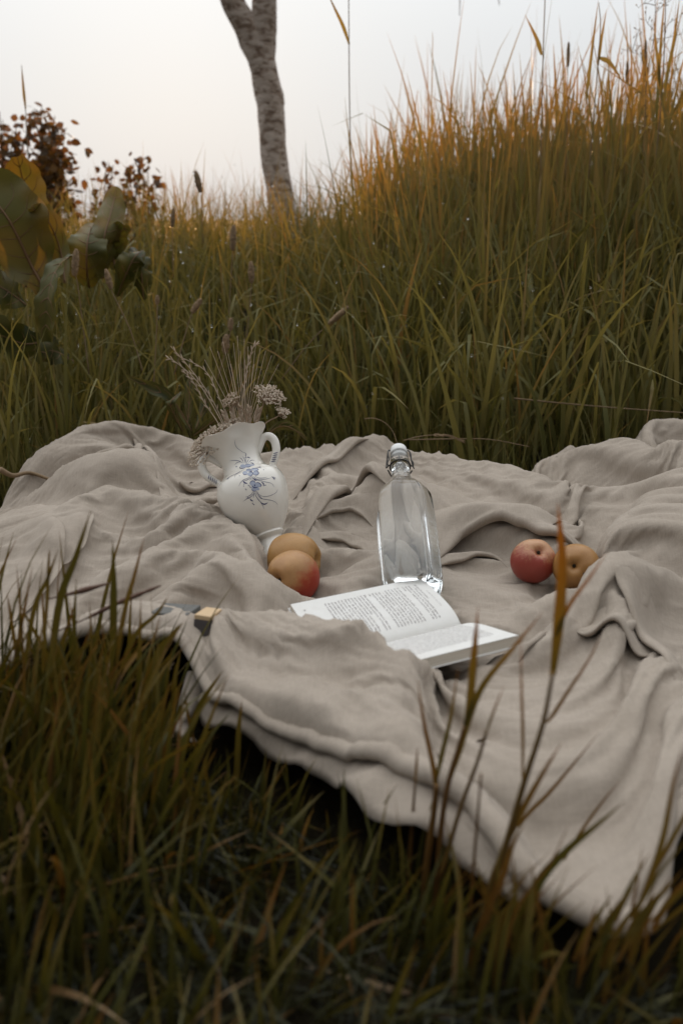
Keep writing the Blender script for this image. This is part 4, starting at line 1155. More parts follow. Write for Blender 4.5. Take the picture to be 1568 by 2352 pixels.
# ---- apples
def mat_apple(name, base_stops, blush=None, bdir=(1, 0, 0), eye=(0, 0, 1)):
    bdir = frame_from(np.array(eye, float), np.array([0.3, 1, 0.2])).transposed() @ Vector(unit(np.array(bdir, float)))
    m, n, l, out = new_mat(name)
    b = bsdf(n, rough=0.42, spec=0.4)
    b.inputs['Subsurface Weight'].default_value = 0.08
    b.inputs['Subsurface Radius'].default_value = (0.01, 0.005, 0.002)
    t = tex_noise(n, l, 30, 6, 0.6)
    r = ramp(n, l, t.outputs['Fac'], base_stops)
    col = r.outputs[0]
    if blush:
        tc = n.new('ShaderNodeTexCoord')
        dot = n.new('ShaderNodeVectorMath'); dot.operation = 'DOT_PRODUCT'; dot.inputs[1].default_value = bdir
        l.new(tc.outputs['Object'], dot.inputs[0])
        d = mathn(n, l, 'MULTIPLY', dot.outputs['Value'], 1 / 0.036)
        # streaks run from stem to eye: noise that hardly changes along Z
        st = tex_noise(n, l, 1, 5, 0.65, mapping(n, l, (260, 260, 18)))
        nn = tex_noise(n, l, 45, 4, 0.6)
        s2 = mathn(n, l, 'ADD', mathn(n, l, 'MULTIPLY', st.outputs['Fac'], blush[1]), mathn(n, l, 'MULTIPLY', nn.outputs['Fac'], 0.9))
        f = mathn(n, l, 'ADD', d, s2)
        fr = ramp(n, l, mathn(n, l, 'MULTIPLY', f, 0.5), [(blush[2], (0, 0, 0)), (blush[3], (1, 1, 1))])
        mx = n.new('ShaderNodeMix'); mx.data_type = 'RGBA'
        l.new(fr.outputs[0], mx.inputs['Factor']); l.new(col, mx.inputs['A']); mx.inputs['B'].default_value = (*blush[0], 1)
        col = mx.outputs['Result']
    # russet freckles
    v = n.new('ShaderNodeTexVoronoi'); v.inputs['Scale'].default_value = 240
    tc2 = n.new('ShaderNodeTexCoord'); l.new(tc2.outputs['Object'], v.inputs['Vector'])
    fr2 = ramp(n, l, v.outputs['Distance'], [(0.10, (0.8, 0.72, 0.6)), (0.22, (1, 1, 1))])
    mx2 = n.new('ShaderNodeMix'); mx2.data_type = 'RGBA'; mx2.blend_type = 'MULTIPLY'; mx2.inputs['Factor'].default_value = 0.7
    l.new(col, mx2.inputs['A']); l.new(fr2.outputs[0], mx2.inputs['B'])
    l.new(mx2.outputs['Result'], b.inputs['Base Color'])
    bump(n, l, t.outputs['Fac'], 0.12, 0.0015, b)
    l.new(b.outputs[0], out.inputs['Surface'])
    return m
EYE = simple_mat("dried_calyx", (0.035, 0.026, 0.015), 0.9)
STEM = simple_mat("apple_stem_wood", (0.05, 0.033, 0.018), 0.8)
def apple(px, py, Rr, z, eye_dir, mat, label, squash=0.92, group="apples on the blanket", spot=None, roll=0.0):
    c = Pz(px, py, z)
    o = empty("apple", c, label, "apple", group)
    # build: eye at +Z end
    prof = [(0, -.66), (.10, -.70), (.26, -.84), (.50, -.90), (.78, -.74), (.96, -.36), (1.0, .02), (.93, .40), (.74, .74), (.50, .93), (.32, .95), (.18, .86), (.08, .76), (0, .72)]
    def rm(r, zz, a):
        k = 1 + 0.030 * np.cos(5 * a + roll) * sstep(zz, 0.1 * Rr, .9 * Rr) + 0.02 * np.cos(2 * a + 1 + roll)
        return r * k, zz + 0.012 * Rr * np.cos(5 * a + roll) * sstep(zz, .3 * Rr, .9 * Rr)
    V, Q, _ = lathe([(r * Rr, zz * Rr * squash) for r, zz in prof], 56, 5, rm)
    rot = frame_from(np.array(eye_dir, float), np.array([0.3, 1, 0.2]))
    place(o, c, rot)
    obj("flesh", np_mesh("flesh", V, Q, mat), o, False)
    b = Bag()
    for k in range(6):
        a = k * 1.05 + .3
        b.tube([(.035 * Rr * math.cos(a), .035 * Rr * math.sin(a), .62 * Rr), (.055 * Rr * math.cos(a), .055 * Rr * math.sin(a), .72 * Rr), (.03 * Rr * math.cos(a + .4), .03 * Rr * math.sin(a + .4), .79 * Rr)], [.03 * Rr, .028 * Rr, .004 * Rr], 5)
    obj("calyx", b.mesh("calyx", EYE), o, False)
    b = Bag(); b.tube([(0, 0, -.60 * Rr), (.02 * Rr, .01 * Rr, -.85 * Rr), (.06 * Rr, .03 * Rr, -1.10 * Rr)], [.0012, .0012, .0018], 7)
    obj("stem", b.mesh("stem", STEM), o, False)
    if spot is not None:
        d = rot.transposed() @ Vector(unit(np.array(spot)))
        b = Bag(); 
        # sunken bruise: a thin patch that follows the skin
        t = np.linspace(0, 2 * np.pi, 14, endpoint=False)
        dz = np.array(d); e1 = unit(np.cross(dz, [0, 0, 1])); e2 = np.cross(dz, e1)
        from mathutils.bvhtree import BVHTree
        bv = BVHTree.FromPolygons([tuple(q) for q in V], [tuple(q) for q in Q])
        def hit(u, w):
            dr = Vector(unit(dz + e1 * u + e2 * w)); h = bv.ray_cast(dr * 0.2, -dr)
            return np.array(h[0] + dr * 0.0002)
        pts = [hit(.055 * math.cos(q) * (1 + .2 * math.sin(3 * q)), .045 * math.sin(q)) for q in t] + [hit(0, 0)]
        b.add(pts, None, [(14, j, (j + 1) % 14) for j in range(14)])
        obj("bruise", b.mesh("bruise", simple_mat("bruised_skin", (0.10, 0.055, 0.03), 0.6, var=.3, scale=400)), o, False)
    return o
YEL = [(0.25, (0.29, 0.145, 0.042)), (0.75, (0.42, 0.225, 0.070))]
M_YEL = mat_apple("yellow_russet_skin", YEL)
M_YEL2 = mat_apple("golden_skin", [(0.25, (0.27, 0.125, 0.038)), (0.75, (0.38, 0.195, 0.06))])
M_BLUSH = mat_apple("blushed_skin", [(0.25, (0.32, 0.155, 0.06)), (0.75, (0.44, 0.24, 0.09))], ((0.33, 0.030, 0.012), 0.5, 0.40, 0.72), (0.85, -0.25, -0.55), (-0.62, -0.72, 0.10))
M_RED = mat_apple("red_streaked_skin", [(0.3, (0.40, 0.19, 0.09)), (0.7, (0.48, 0.27, 0.14))], ((0.27, 0.045, 0.030), 1.3, 0.26, 0.62), (-0.25, -0.45, -0.86), (0.16, -0.62, 0.76))
apple(675, 1283, .0415, .043, (0.93, -0.30, 0.05), M_YEL, "plain yellow apple at the foot of the vase, behind the blushed one", 0.98)
apple(672, 1326, .0400, .038, (-0.62, -0.72, 0.10), M_BLUSH, "yellow apple with a red cheek, in front of the plain yellow one", 0.93, roll=1.0)
apple(1224, 1288, .0350, .050, (0.16, -0.62, 0.76), M_RED, "red streaked apple tucked under the fold at the right", 0.86, roll=.4)
apple(1322, 1301, .0355, .049, (-0.34, -0.86, 0.34), M_YEL2, "golden apple with a small dark bruise beside the red apple", 0.9, spot=(0.10, -0.97, 0.02), roll=2)

# ---- open book
def build_book():
    S1 = Pz(1058, 1444, 0.030)
    B = Pd(967, 1326, S1, 0.128, True)
    if B[2] < 0.055: B = Pz(967, 1326, 0.055)
    A = Pz(667, 1388, B[2] - 0.004)
    h = unit(A - B); H = np.linalg.norm(A - B)
    Cc = Pd(1190, 1459, S1, 0.122, False)
    bk = empty("open_book", S1, "white paperback lying open on the blanket with a page of printed text facing the viewer", "book")
    pm, n, l, out = new_mat("book_paper")
    b = bsdf(n, (0.70, 0.69, 0.67), 0.85, 0.15)
    t = tex_noise(n, l, 60, 4); r = ramp(n, l, t.outputs['Fac'], [(0.3, (0.66, 0.64, 0.605)), (0.7, (0.70, 0.685, 0.655))]); l.new(r.outputs[0], b.inputs['Base Color'])
    l.new(b.outputs[0], out.inputs['Surface'])
    em, n, l, out = new_mat("page_edges")
    b = bsdf(n, (0.56, 0.50, 0.42), 0.9, 0.1)
    f = attr(n, 'layer'); w_ = tex_noise(n, l, 1.0, 4, 0.7)
    cx = n.new('ShaderNodeCombineXYZ'); l.new(mathn(n, l, 'MULTIPLY', f, 45.0), cx.inputs[2])
    tcn = n.new('ShaderNodeTexCoord'); ad = n.new('ShaderNodeVectorMath'); ad.operation = 'MULTIPLY_ADD'; ad.inputs[1].default_value = (9, 9, 9)
    l.new(tcn.outputs['Object'], ad.inputs[0]); l.new(cx.outputs[0], ad.inputs[2]); l.new(ad.outputs[0], w_.inputs['Vector'])
    r = ramp(n, l, w_.outputs['Fac'], [(0.30, (0.30, 0.25, 0.20)), (0.45, (0.55, 0.49, 0.41)), (0.7, (0.66, 0.60, 0.52))]); l.new(r.outputs[0], b.inputs['Base Color'])
    bump(n, l, w_.outputs['Fac'], 0.5, 0.001, b)
    l.new(b.outputs[0], out.inputs['Surface'])
    cm = simple_mat("cover_card", (0.52, 0.50, 0.47), 0.5)
    def half(E, bulge, thick, spine_drop, name):
        """page block from the spine S1 to the fore-edge E"""
        w = E - S1; nrm = unit(np.cross(w, h)); nrm = nrm if nrm[2] > 0 else -nrm
        def surf(u, v, d=0.0):
            k = bulge * np.sin(np.pi * np.clip(u, 0, 1) ** 0.55) * (1 - 0.4 * u)
            dd = d * sstep(u, -0.02, 0.18)
            wav = 0.0014 * np.sin(4.2 * v + 1) * np.sin(np.pi * u)
            return S1 + w * u + h * (H * v) + nrm * (k + wav) - nrm * dd
        nu, nv = 26, 18
        us, vs = np.linspace(0, 1, nu), np.linspace(0, 1, nv)
        top = np.array([[surf(u, v) for u in us] for v in vs])
        o = obj("page", np_mesh("page", top.reshape(-1, 3), grid_faces(nv, nu), pm), bk)
        # the block of leaves below: edges drawn with their own layers
        bag = Bag(); nl = 7
        def strip(pts_fn, cnt):
            P = []; la = []
            for k in range(nl):
                d = thick * k / (nl - 1) + 0.0002
                for q in range(cnt):
                    p = pts_fn(q / (cnt - 1), d); P.append(p); la.append(k / (nl - 1))
            bag.add(P, grid_faces(nl, cnt), None, layer=la)
        fan = unit(w) * 0.0025
        strip(lambda q, d: surf(1.0, q, d) - fan * (d / thick - 0.5) * 0.8, 30)
        strip(lambda q, d: surf(q, 0.0, d), 30)
        strip(lambda q, d: surf(1 - q, 1.0, d), 30)
        P = np.array([[surf(u, v, thick + 0.0001) for u in us] for v in vs]).reshape(-1, 3)
        bag.add(P, grid_faces(nv, nu), None, layer=np.ones(len(P)))
        obj("page_block", bag.mesh("page_block", em), bk)
        # loose cover under it
        c = np.array([[surf(u * 1.03, v * 1.02 - 0.01, thick + 0.0008) for u in us] for v in vs])
        co = obj("cover", np_mesh("cover", c.reshape(-1, 3), grid_faces(nv, nu), cm), bk)
        s = co.modifiers.new("card", 'SOLIDIFY'); s.thickness = 0.0009
        return surf, o, nrm
    sv, verso, nv_ = half(B, 0.012, 0.008, 0, "verso")
    sr, recto, nr_ = half(Cc, 0.010, 0.0125, 0, "recto")
    ink = simple_mat("printing_ink", (0.12, 0.085, 0.09), 0.8)
    W = np.linalg.norm(B - S1)
    def print_on(lines, surf, parent, nrm, flip):
        bag = Bag()
        for txt, xm, ym, size, width in lines:
            cu = bpy.data.curves.new("line", 'FONT'); cu.body = txt; cu.size = size; cu.resolution_u = 1
            to = bpy.data.objects.new("line", cu); COL.objects.link(to)
            dg = bpy.context.evaluated_depsgraph_get(); me = bpy.data.meshes.new_from_object(to.evaluated_get(dg))
            n_ = len(me.vertices); co = np.empty(n_ * 3); me.vertices.foreach_get('co', co); co = co.reshape(-1, 3)
            wd = co[:, 0].max() - co[:, 0].min() + 1e-9
            sx = width / wd if width else 0.86
            me.calc_loop_triangles()
            tr = np.array([t.vertices[:] for t in me.loop_triangles])
            P = []
            for cx_, cy_, _z in co:
                x = xm + (cx_ - co[:, 0].min()) * sx; y = ym - cy_
                u = (1 - x / W) if not flip else x / W
                P.append(surf(u, y / H) + nrm * 0.0003)
            bag.add(P, None, tr)
            bpy.data.objects.remove(to); bpy.data.meshes.remove(me); bpy.data.curves.remove(cu)
        obj("printed_text", bag.mesh("printed_text", ink), parent)
    text = ["Que sera-t-il devenu, lui-même ?", "  \u2014 Trois siècles. Les plus grands signes du", "temps sont là, je les ai lus en langue", "ancienne, mais ils ne parlent pas, et ils", "se taisent.", None,
            "La nuit tombe sur la vallée et le vent, puis", "le silence. Il attendit que la lune revînt à", "son tour dans le ciel, et il lui montra", "la maison au bord de l'eau, à l'heure de", "la marée, quand tout se retirait de ses bras.", "  \u2014 Regardez bien : c'est là que tu de-", "vais venir, depuis longtemps déjà, et qu'une", "autre main que la tienne ouvrirait à nous", "la porte, si petite, de la très grande", "salle.", None,
            "Elle marcha longtemps. Il dispose dans une", "petite boîte les pierres, et l'espace", "se referme sur eux comme une lampe", "qu'on éteint. Demain, sous les voûtes,", "personne ne saurait plus leur nom. Mais", "alors, dit-elle, pourquoi rester jeune ?", "Parce que le jour est long et que rien", "ne presse. De loin, on voyait le port,", "les barques et, plus haut, le château", "qui regardait la mer. Les gens du pays", "racontent encore cette histoire, les soirs", "de grand vent, à ceux qui veulent bien", "les écouter jusqu'au bout sans sourire."]
    lines = [("L A  N U I T  E T  L E  J O U R", .040, .0125, .0026, .046)]
    y = .021
    for s in text:
        if s is None: y += .0028; continue
        full = len(s) > 34
        lines.append((s, .0165 + (.004 if s.startswith("  ") else 0), y, .0040, (.0925 - (.004 if s.startswith("  ") else 0)) if full else None))
        y += .00505
    lines.append(("154", .020, H - .012, .0035, None))
    print_on(lines, sv, verso, nv_, False)
    rt = [(s, .012, .021 + .00505 * k, .0040, .0925) for k, s in enumerate([q for q in text[::-1] if q and len(q) > 34][:26])]
    print_on(rt, sr, recto, nr_, True)
build_book()

# ---- two things half hidden behind the raised near edge
def bevel_box(name, size, mat, parent=None, bev=0.002):
    bm = bmesh.new(); bmesh.ops.create_cube(bm, size=1)
    for v in bm.verts: v.co = Vector((v.co.x * size[0], v.co.y * size[1], v.co.z * size[2]))
    bmesh.ops.bevel(bm, geom=bm.edges[:], offset=bev, segments=2, affect='EDGES', profile=0.5)
    me = bpy.data.meshes.new(name); bm.to_mesh(me); bm.free(); me.materials.append(mat)
    return obj(name, me, parent, False)
c0 = Pz(432, 1422, 0.070)
bx = empty("dark_box", c0, "matt dark grey box peeking over the raised near fold", "box")
bx.rotation_euler = (R(-6), R(-2), R(-14)); 
bevel_box("lid", (.050, .046, .012), simple_mat("dark_grey_card", (0.10, 0.098, 0.09), 0.7, var=.1, scale=60), bx, .0015).location = (-.012, -.01, .010)
bevel_box("case", (.048, .043, .03), simple_mat("black_card", (0.02, 0.02, 0.02), 0.5), bx, .001).location = (-.012, -.01, -.0112)
c1 = Pz(484, 1420, 0.083)
bw = empty("wooden_block", c1, "small pale wooden block beside the dark box", "block")
bw.rotation_euler = (R(-8), R(3), R(-14))
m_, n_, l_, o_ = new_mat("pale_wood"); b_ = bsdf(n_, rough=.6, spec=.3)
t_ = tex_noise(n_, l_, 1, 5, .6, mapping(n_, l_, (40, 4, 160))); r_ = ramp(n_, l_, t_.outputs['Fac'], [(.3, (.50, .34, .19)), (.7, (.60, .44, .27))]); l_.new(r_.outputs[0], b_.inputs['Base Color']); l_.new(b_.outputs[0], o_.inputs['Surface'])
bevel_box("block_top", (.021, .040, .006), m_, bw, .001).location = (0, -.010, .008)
bevel_box("block_body", (.021, .040, .03), simple_mat("dark_block_side", (0.07, 0.06, 0.06), 0.6), bw, .0008).location = (0, -.010, -.0102)  # body below is much darker than the pale top
# ------------------------------------------------------------------ tree
def build_tree():
    Y = 5.0
    m, n, l, out = new_mat("mottled_bark")
    b = bsdf(n, rough=0.9, spec=0.15)
    wob = tex_noise(n, l, 6, 3)
    t = tex_noise(n, l, 1, 6, 0.62, mapping(n, l, (20, 20, 44)), dist=0.4)
    r = ramp(n, l, t.outputs['Fac'], [(0.30, (0.15, 0.10, 0.075)), (0.43, (0.30, 0.225, 0.175)), (0.52, (0.54, 0.46, 0.40)), (0.75, (0.64, 0.56, 0.50))])
    big = ramp(n, l, wob.outputs['Fac'], [(0.35, (0.55, 0.5, 0.45)), (0.6, (1, 1, 1))])
    mx = n.new('ShaderNodeMix'); mx.data_type = 'RGBA'; mx.blend_type = 'MULTIPLY'; mx.inputs['Factor'].default_value = 0.45
    l.new(r.outputs[0], mx.inputs['A']); l.new(big.outputs[0], mx.inputs['B']); l.new(mx.outputs['Result'], b.inputs['Base Color'])
    bump(n, l, t.outputs['Fac'], 0.9, 0.012, b)
    l.new(b.outputs[0], out.inputs['Surface'])
    base = Py(652, 520, Y); base[2] = ground_z(base[0], base[1]) - 0.05
    tr = empty("tree", base, "slender tree with mottled grey bark forking near the top of the picture", "tree")
    k = Y / FPX
    def limb(pts, rad, seg=28, seed=0):
        P = crom([Py(x, y, Y + dy) for x, y, dy in pts], 10)
        rr = np.interp(np.linspace(0, 1, len(P)), np.linspace(0, 1, len(rad)), rad) * k
        V, Q, T = tube_arrays(P, rr, seg)
        nv = len(P) * seg
        ctr = np.repeat(P, seg, axis=0); d = V[:nv] - ctr
        ang = np.tile(np.linspace(0, 2 * np.pi, seg, endpoint=False), len(P)); hh = np.repeat(np.arange(len(P)), seg)
        f = 1 + 0.05 * vnoise(np.cos(ang) * 1.6 + 3 + seed, hh * .16 + np.sin(ang) * 1.6, 41 + seed) + 0.025 * vnoise(ang * 4, hh * .5, 42)
        V[:nv] = ctr + d * f[:, None]
        return V, Q, T
    trunk = [(672, 620, 0), (655, 520, 0), (640, 430, 0), (628, 350, 0), (624, 270, 0), (618, 220, 0), (606, 160, 0), (604, 110, 0), (606, 60, 0), (608, 0, 0), (612, -120, 0.05), (640, -320, 0.1), (650, -560, 0.2)]
    rad = [34, 32, 29, 28, 29, 30, 27, 27, 26, 26, 24, 20, 15]
    b1 = Bag(); b1.add(*limb(trunk, rad))
    obj("trunk", b1.mesh("trunk", m), tr)
    br = [(612, 200, 0), (604, 150, 0), (584, 100, 0), (558, 48, -.01), (533, 0, -.02), (500, -110, -.1), (420, -260, -.2), (330, -420, -.3)]
    b2 = Bag(); b2.add(*limb(br, [22, 28, 29, 26, 24, 22, 18, 12], seed=3))
    obj("branch", b2.mesh("branch", m), tr)
    # hanging twigs that dip into the picture
    tw = Bag()
    lf = Bag()
    for x, y0, y1, x1 in [(1056, -60, 36, 1055), (1138, -60, 12, 1146), (800, -90, -20, 800)]:
        P = crom([Py(x - 40, y0 - 260, Y - .3), Py(x - 6, y0 - 120, Y - .2), Py(x, y0, Y), Py(x1, y1, Y)], 6)
        tw.tube(P, np.linspace(.006, .0018, len(P)), 5)
    top = [Py(612, -100, Y), Py(750, -260, Y), Py(920, -330, Y - .2), Py(1100, -330, Y - .3)]
    tw.tube(crom(top, 6), np.linspace(.05, .012, 19), 8)
    for x in (760, 1016, 1098):
        tw.tube(crom([Py(x + 10, -330, Y - .25), Py(x, -350, Y - .3), Py(x, -325, Y - .3)], 3), .006, 5)
    obj("twig", tw.mesh("twig", m), tr)
    rng = np.random.default_rng(9)
    V = []; Q = []
    for k_ in range(900):
        u = rng.random(); c = np.array(Py(330 + 800 * u, -300 - 420 * rng.random(), Y + rng.normal(0, .5)))
        d = unit(rng.normal(size=3)); s = unit(np.cross(d, rng.normal(size=3))); L = .07; w = .018; nn = np.cross(d, s)
        V += [c, c + d * L * .5 + s * w + nn * .004, c + d * L, c + d * L * .5 - s * w + nn * .004]; Q.append([4 * k_, 4 * k_ + 1, 4 * k_ + 2, 4 * k_ + 3])
    obj("foliage", np_mesh("foliage", V, np.array(Q), LEAF, True, {'tone': np.full(len(V), .5)}), tr)

LEAF = mat_leafy("broad_leaf", [(0, (0.034, 0.040, 0.011)), (0.35, (0.105, 0.098, 0.026)), (0.6, (0.15, 0.110, 0.030)), (1, (0.15, 0.09, 0.030))], 0.26, (1.2, 1.0, 0.45), 0.45)
SHRUB = mat_leafy("shrub_leaf", [(0, (0.045, 0.028, 0.012)), (0.5, (0.095, 0.056, 0.022)), (1, (0.15, 0.09, 0.036))], 0.40, (1.5, 1.1, 0.5), 0.5)
RIB = simple_mat("leaf_rib", (0.16, 0.085, 0.035), 0.6)
DRYM = mat_leafy("dried_flower", [(0, (0.16, 0.10, 0.06)), (0.5, (0.40, 0.29, 0.20)), (1, (0.74, 0.65, 0.54))], 0.2, (1.1, 1.0, 0.85), 0.8, spec=0.1)
build_tree()

# ------------------------------------------------------------------ shrubs on the skyline
def shrub(px0, px1, ytop, ybase, Y, nst, nl, label, seed):
    rng = np.random.default_rng(seed)
    g = Py((px0 + px1) / 2, ybase, Y); g[2] = ground_z(g[0], g[1])
    o = empty("leafy_shrub", g, label, "shrub", "shrubs against the sky")
    st = Bag(); V = []; Q = []; tone = []
    for k in range(nst):
        f = (k + .5) / nst
        tx = px0 + (px1 - px0) * f + rng.normal(0, 6)
        hgt = ytop + (ybase - ytop) * 0.45 * abs(2 * f - 1) ** 1.4 * rng.uniform(.6, 1.1)
        tip = Py(tx, hgt, Y + rng.normal(0, .10)); root = g + np.array([rng.normal(0, .06), rng.normal(0, .06), 0])
        root[0] = g[0] + (tip[0] - g[0]) * .5
        P = crom([root, root * .5 + tip * .5 + rng.normal(0, .03, 3), tip], 6)
        st.tube(P, np.linspace(.007, .002, len(P)), 5)
        per = nl // nst
        for q in range(per):
            t = rng.uniform(.35, 1.0) ** .7
            c = P[int(t * (len(P) - 1))] + rng.normal(0, .035, 3)
            d = unit(np.array([rng.normal(), rng.normal() * .7, rng.normal() * .5 - .35])); s = unit(np.cross(d, rng.normal(size=3)))
            nn = np.cross(d, s); L = rng.uniform(.030, .055) * (1.15 - .35 * t); w = L * rng.uniform(.38, .5); cv = rng.uniform(.1, .35) * L
            b = len(V)
            V += [c, c + d * L * .3 + s * w * .85 - nn * cv * .2, c + d * L * .3 - nn * cv * .0, c + d * L * .3 - s * w * .85 - nn * cv * .2,
                  c + d * L * .68 + s * w * .7 - nn * cv * .6, c + d * L * .68 - nn * cv * .4, c + d * L * .68 - s * w * .7 - nn * cv * .6, c + d * L - nn * cv * 1.2]
            Q += [[b, b + 1, b + 2, b + 2], [b, b + 2, b + 3, b + 3]]
            Q += [[b + 1, b + 4, b + 5, b + 2], [b + 2, b + 5, b + 6, b + 3], [b + 4, b + 7, b + 5, b + 5], [b + 5, b + 7, b + 6, b + 6]]
            tone += [rng.uniform(0, 1)] * 8
    obj("stem", st.mesh("stem", RIB), o)
    Q = np.array(Q); tri = Q[Q[:, 2] == Q[:, 3]][:, :3]; qd = Q[Q[:, 2] != Q[:, 3]]
    obj("foliage", np_mesh("foliage", V, [qd, tri], SHRUB, True, {'tone': tone}), o)
shrub(-70, 40, 250, 470, 4.7, 6, 280, "leafy shrub at the left edge of the skyline, cut by the picture's edge", 1)
shrub(15, 165, 240, 480, 4.6, 9, 800, "large leafy shrub dark against the sky at the left", 2)
shrub(222, 262, 366, 480, 4.6, 2, 70, "thin leafy sprig standing right of the large shrub", 3)
shrub(290, 345, 362, 480, 4.6, 4, 170, "small leafy shrub halfway between the large shrub and the tree", 4)

# ------------------------------------------------------------------ big dock leaves, left
def leaf_surf(rib, halfw, curl=0.0, wave=0.0, seed=0, side=None, nseg=22, mcol=9, fold=0.15):
    """rib: 3-D polyline base->tip; halfw: half widths along it; side: direction of the blade's right half."""
    P = crom(rib, 8); n = len(P); s = np.linspace(0, 1, n)
    w = np.interp(s, np.linspace(0, 1, len(halfw)), halfw)
    T = unit(np.gradient(P, axis=0))
    side = np.asarray(side if side is not None else (1, 0, 0), float)
    S = unit(side - T * (T @ side)[:, None]); Nn = np.cross(T, S)
    u = np.linspace(-1, 1, mcol)
    V = np.zeros((n, mcol, 3))
    for j, q in enumerate(u):
        rip = wave * np.sin(s * 17 + (2 if q > 0 else 0) + seed) * abs(q) ** 2 + 0.5 * wave * np.sin(s * 41 + seed * 3 + q) * abs(q) ** 3
        vein = 0.025 * np.sin(s * 26 - abs(q) * 5) * abs(q) * (1 - abs(q))
        off = (fold * abs(q) + curl * q * q + vein)[:, None] if np.ndim(vein) else fold * abs(q) + curl * q * q
        ww = w * (1 + 0.06 * np.sin(s * 33 + seed * 5 + (1 if q > 0 else 4)) * (abs(q) > .95))
        V[:, j] = P + S * (ww * q)[:, None] + Nn * (w[:, None] * (off + rip[:, None]))
    return V, P, S, Nn, w
def dock_plant(name, label, leaves, loc):
    o = empty(name, loc, label, "plant")
    for k, (rib, hw, curl, wave, side, tone) in enumerate(leaves):
        rng = np.random.default_rng(k + 50)
        hw = [h_ * .88 for h_ in hw]
        V, P, S, Nn, w = leaf_surf(rib, hw, curl, wave * 1.9, k, side)
        n, m_, _ = V.shape
        tv = 0.78 * tone + 0.22 * vnoise(np.repeat(np.linspace(0, 6, n), m_) + 9 * k, np.tile(np.linspace(0, 3, m_), n), 60 + k) + 0.10 * np.tile(np.abs(np.linspace(-1, 1, m_)), n)
        lo = obj("leaf", np_mesh("leaf", V.reshape(-1, 3), grid_faces(n, m_), LEAF, True, {'tone': np.clip(tv, 0, 1)}), o)
        b = Bag(); rr = np.interp(np.linspace(0, 1, len(P)), [0, .6, 1], [.0042, .0026, .0008]) * (np.max(hw) / .08 + .3) / 1.3
        b.tube(P - Nn * 0.001, rr, 6)
        for i in range(3, len(P) - 4, 5):
            for sg in (-1, 1):
                j2 = min(i + 5, len(P) - 1)
                c = int((m_ - 1) / 2); e = c + sg * (c - 1)
                mid = c + sg * int(c / 2)
                pts = [V[i, c], V[min(i + 2, n - 1), mid], V[j2, e]]
                b.tube(crom(pts, 4), np.linspace(.0012, .0004, 9), 4)
        vo = obj("leaf_vein", b.mesh("leaf_vein", RIB), lo)
    return o
Yd = 2.45
D = lambda x, y, dy=0.0: Py(x, y, Yd + dy)
px = Yd / FPX
dock_plant("dock_plant", "broad wavy dock leaves turning brown at the picture's left edge", [
    ([D(112, 720, .02), D(99, 660), D(72, 609), D(40, 541, -.02), D(13, 493, -.03), D(-30, 440, -.02), D(-70, 405, 0)], [x * px for x in (6, 26, 62, 88, 96, 74, 8)], -.30, .10, (1, .25, .35), .50),
    ([D(60, 660, .12), D(70, 560, .14), D(62, 470, .12), D(52, 410, .1), D(40, 360, .06)], [x * px for x in (8, 40, 58, 52, 14)], .25, .08, (1, .35, .2), .62),
    ([D(150, 650, .06), D(140, 580, .08), D(118, 520, .05), D(92, 488, 0), D(70, 478, -.05)], [x * px for x in (6, 26, 34, 26, 6)], .3, .06, (.8, .4, .5), .60),
    ([D(166, 585, -.02), D(140, 605, -.06), D(120, 640, -.10), D(110, 690, -.12), D(106, 740, -.12), D(112, 785, -.11)], [x * px for x in (8, 22, 24, 26, 27, 14)], .20, .12, (1, -.2, .1), .36),
    ([D(60, 700, .05), D(20, 670, 0), D(-30, 640, -.05), D(-80, 600, -.05)], [x * px for x in (8, 50, 56, 20)], -.2, .10, (.3, .3, -1), .15),
    ([D(110, 780, 0), D(60, 790, -.06), D(0, 770, -.10), D(-60, 760, -.1)], [x * px for x in (8, 44, 50, 20)], -.2, .12, (.2, .5, -1), .05),
    ([D(170, 830, 0), D(140, 812, -.05), D(112, 806, -.08), D(84, 830, -.1)], [x * px for x in (6, 30, 36, 10)], -.3, .14, (.4, .4, -1), .12),
], D(110, 800))
Yd = 2.75; px = Yd / FPX
dock_plant("dock_plant", "upright folded dock leaves beside the wavy leaves at the left", [
    ([D(235, 640), D(236, 590, -.02), D(240, 545, -.03), D(252, 500, 0), D(262, 460, .04), D(268, 428, .06)], [x * px for x in (8, 34, 40, 34, 30, 12)], .45, .10, (1, .4, .1), .42),
    ([D(205, 660, 0), D(200, 620, -.04), D(200, 570, -.05), D(206, 535, -.02), D(216, 512, .03)], [x * px for x in (10, 48, 52, 40, 12)], -.2, .08, (1, .1, .1), .46),
    ([D(225, 610, .02), D(255, 570, .02), D(280, 530, .0), D(300, 522, -.04)], [x * px for x in (10, 32, 28, 5)], -.3, .10, (.5, .3, -1), .34),
    ([D(265, 620, .02), D(255, 560, .04), D(246, 536, .06), D(240, 520, .1)], [x * px for x in (8, 34, 32, 8)], .2, .05, (1, .2, .2), .50),
    ([D(270, 680, .0), D(290, 630, -.05), D(310, 590, -.06), D(330, 575, -.02)], [x * px for x in (8, 34, 30, 8)], .5, .16, (1, .2, -.3), .16),
    ([D(330, 690, .02), D(325, 630, 0), D(318, 590, .02), D(300, 568, .06)], [x * px for x in (8, 30, 28, 8)], .5, .18, (1, .3, .2), .14),
], D(235, 660))
Yd = 2.28; px = Yd / FPX
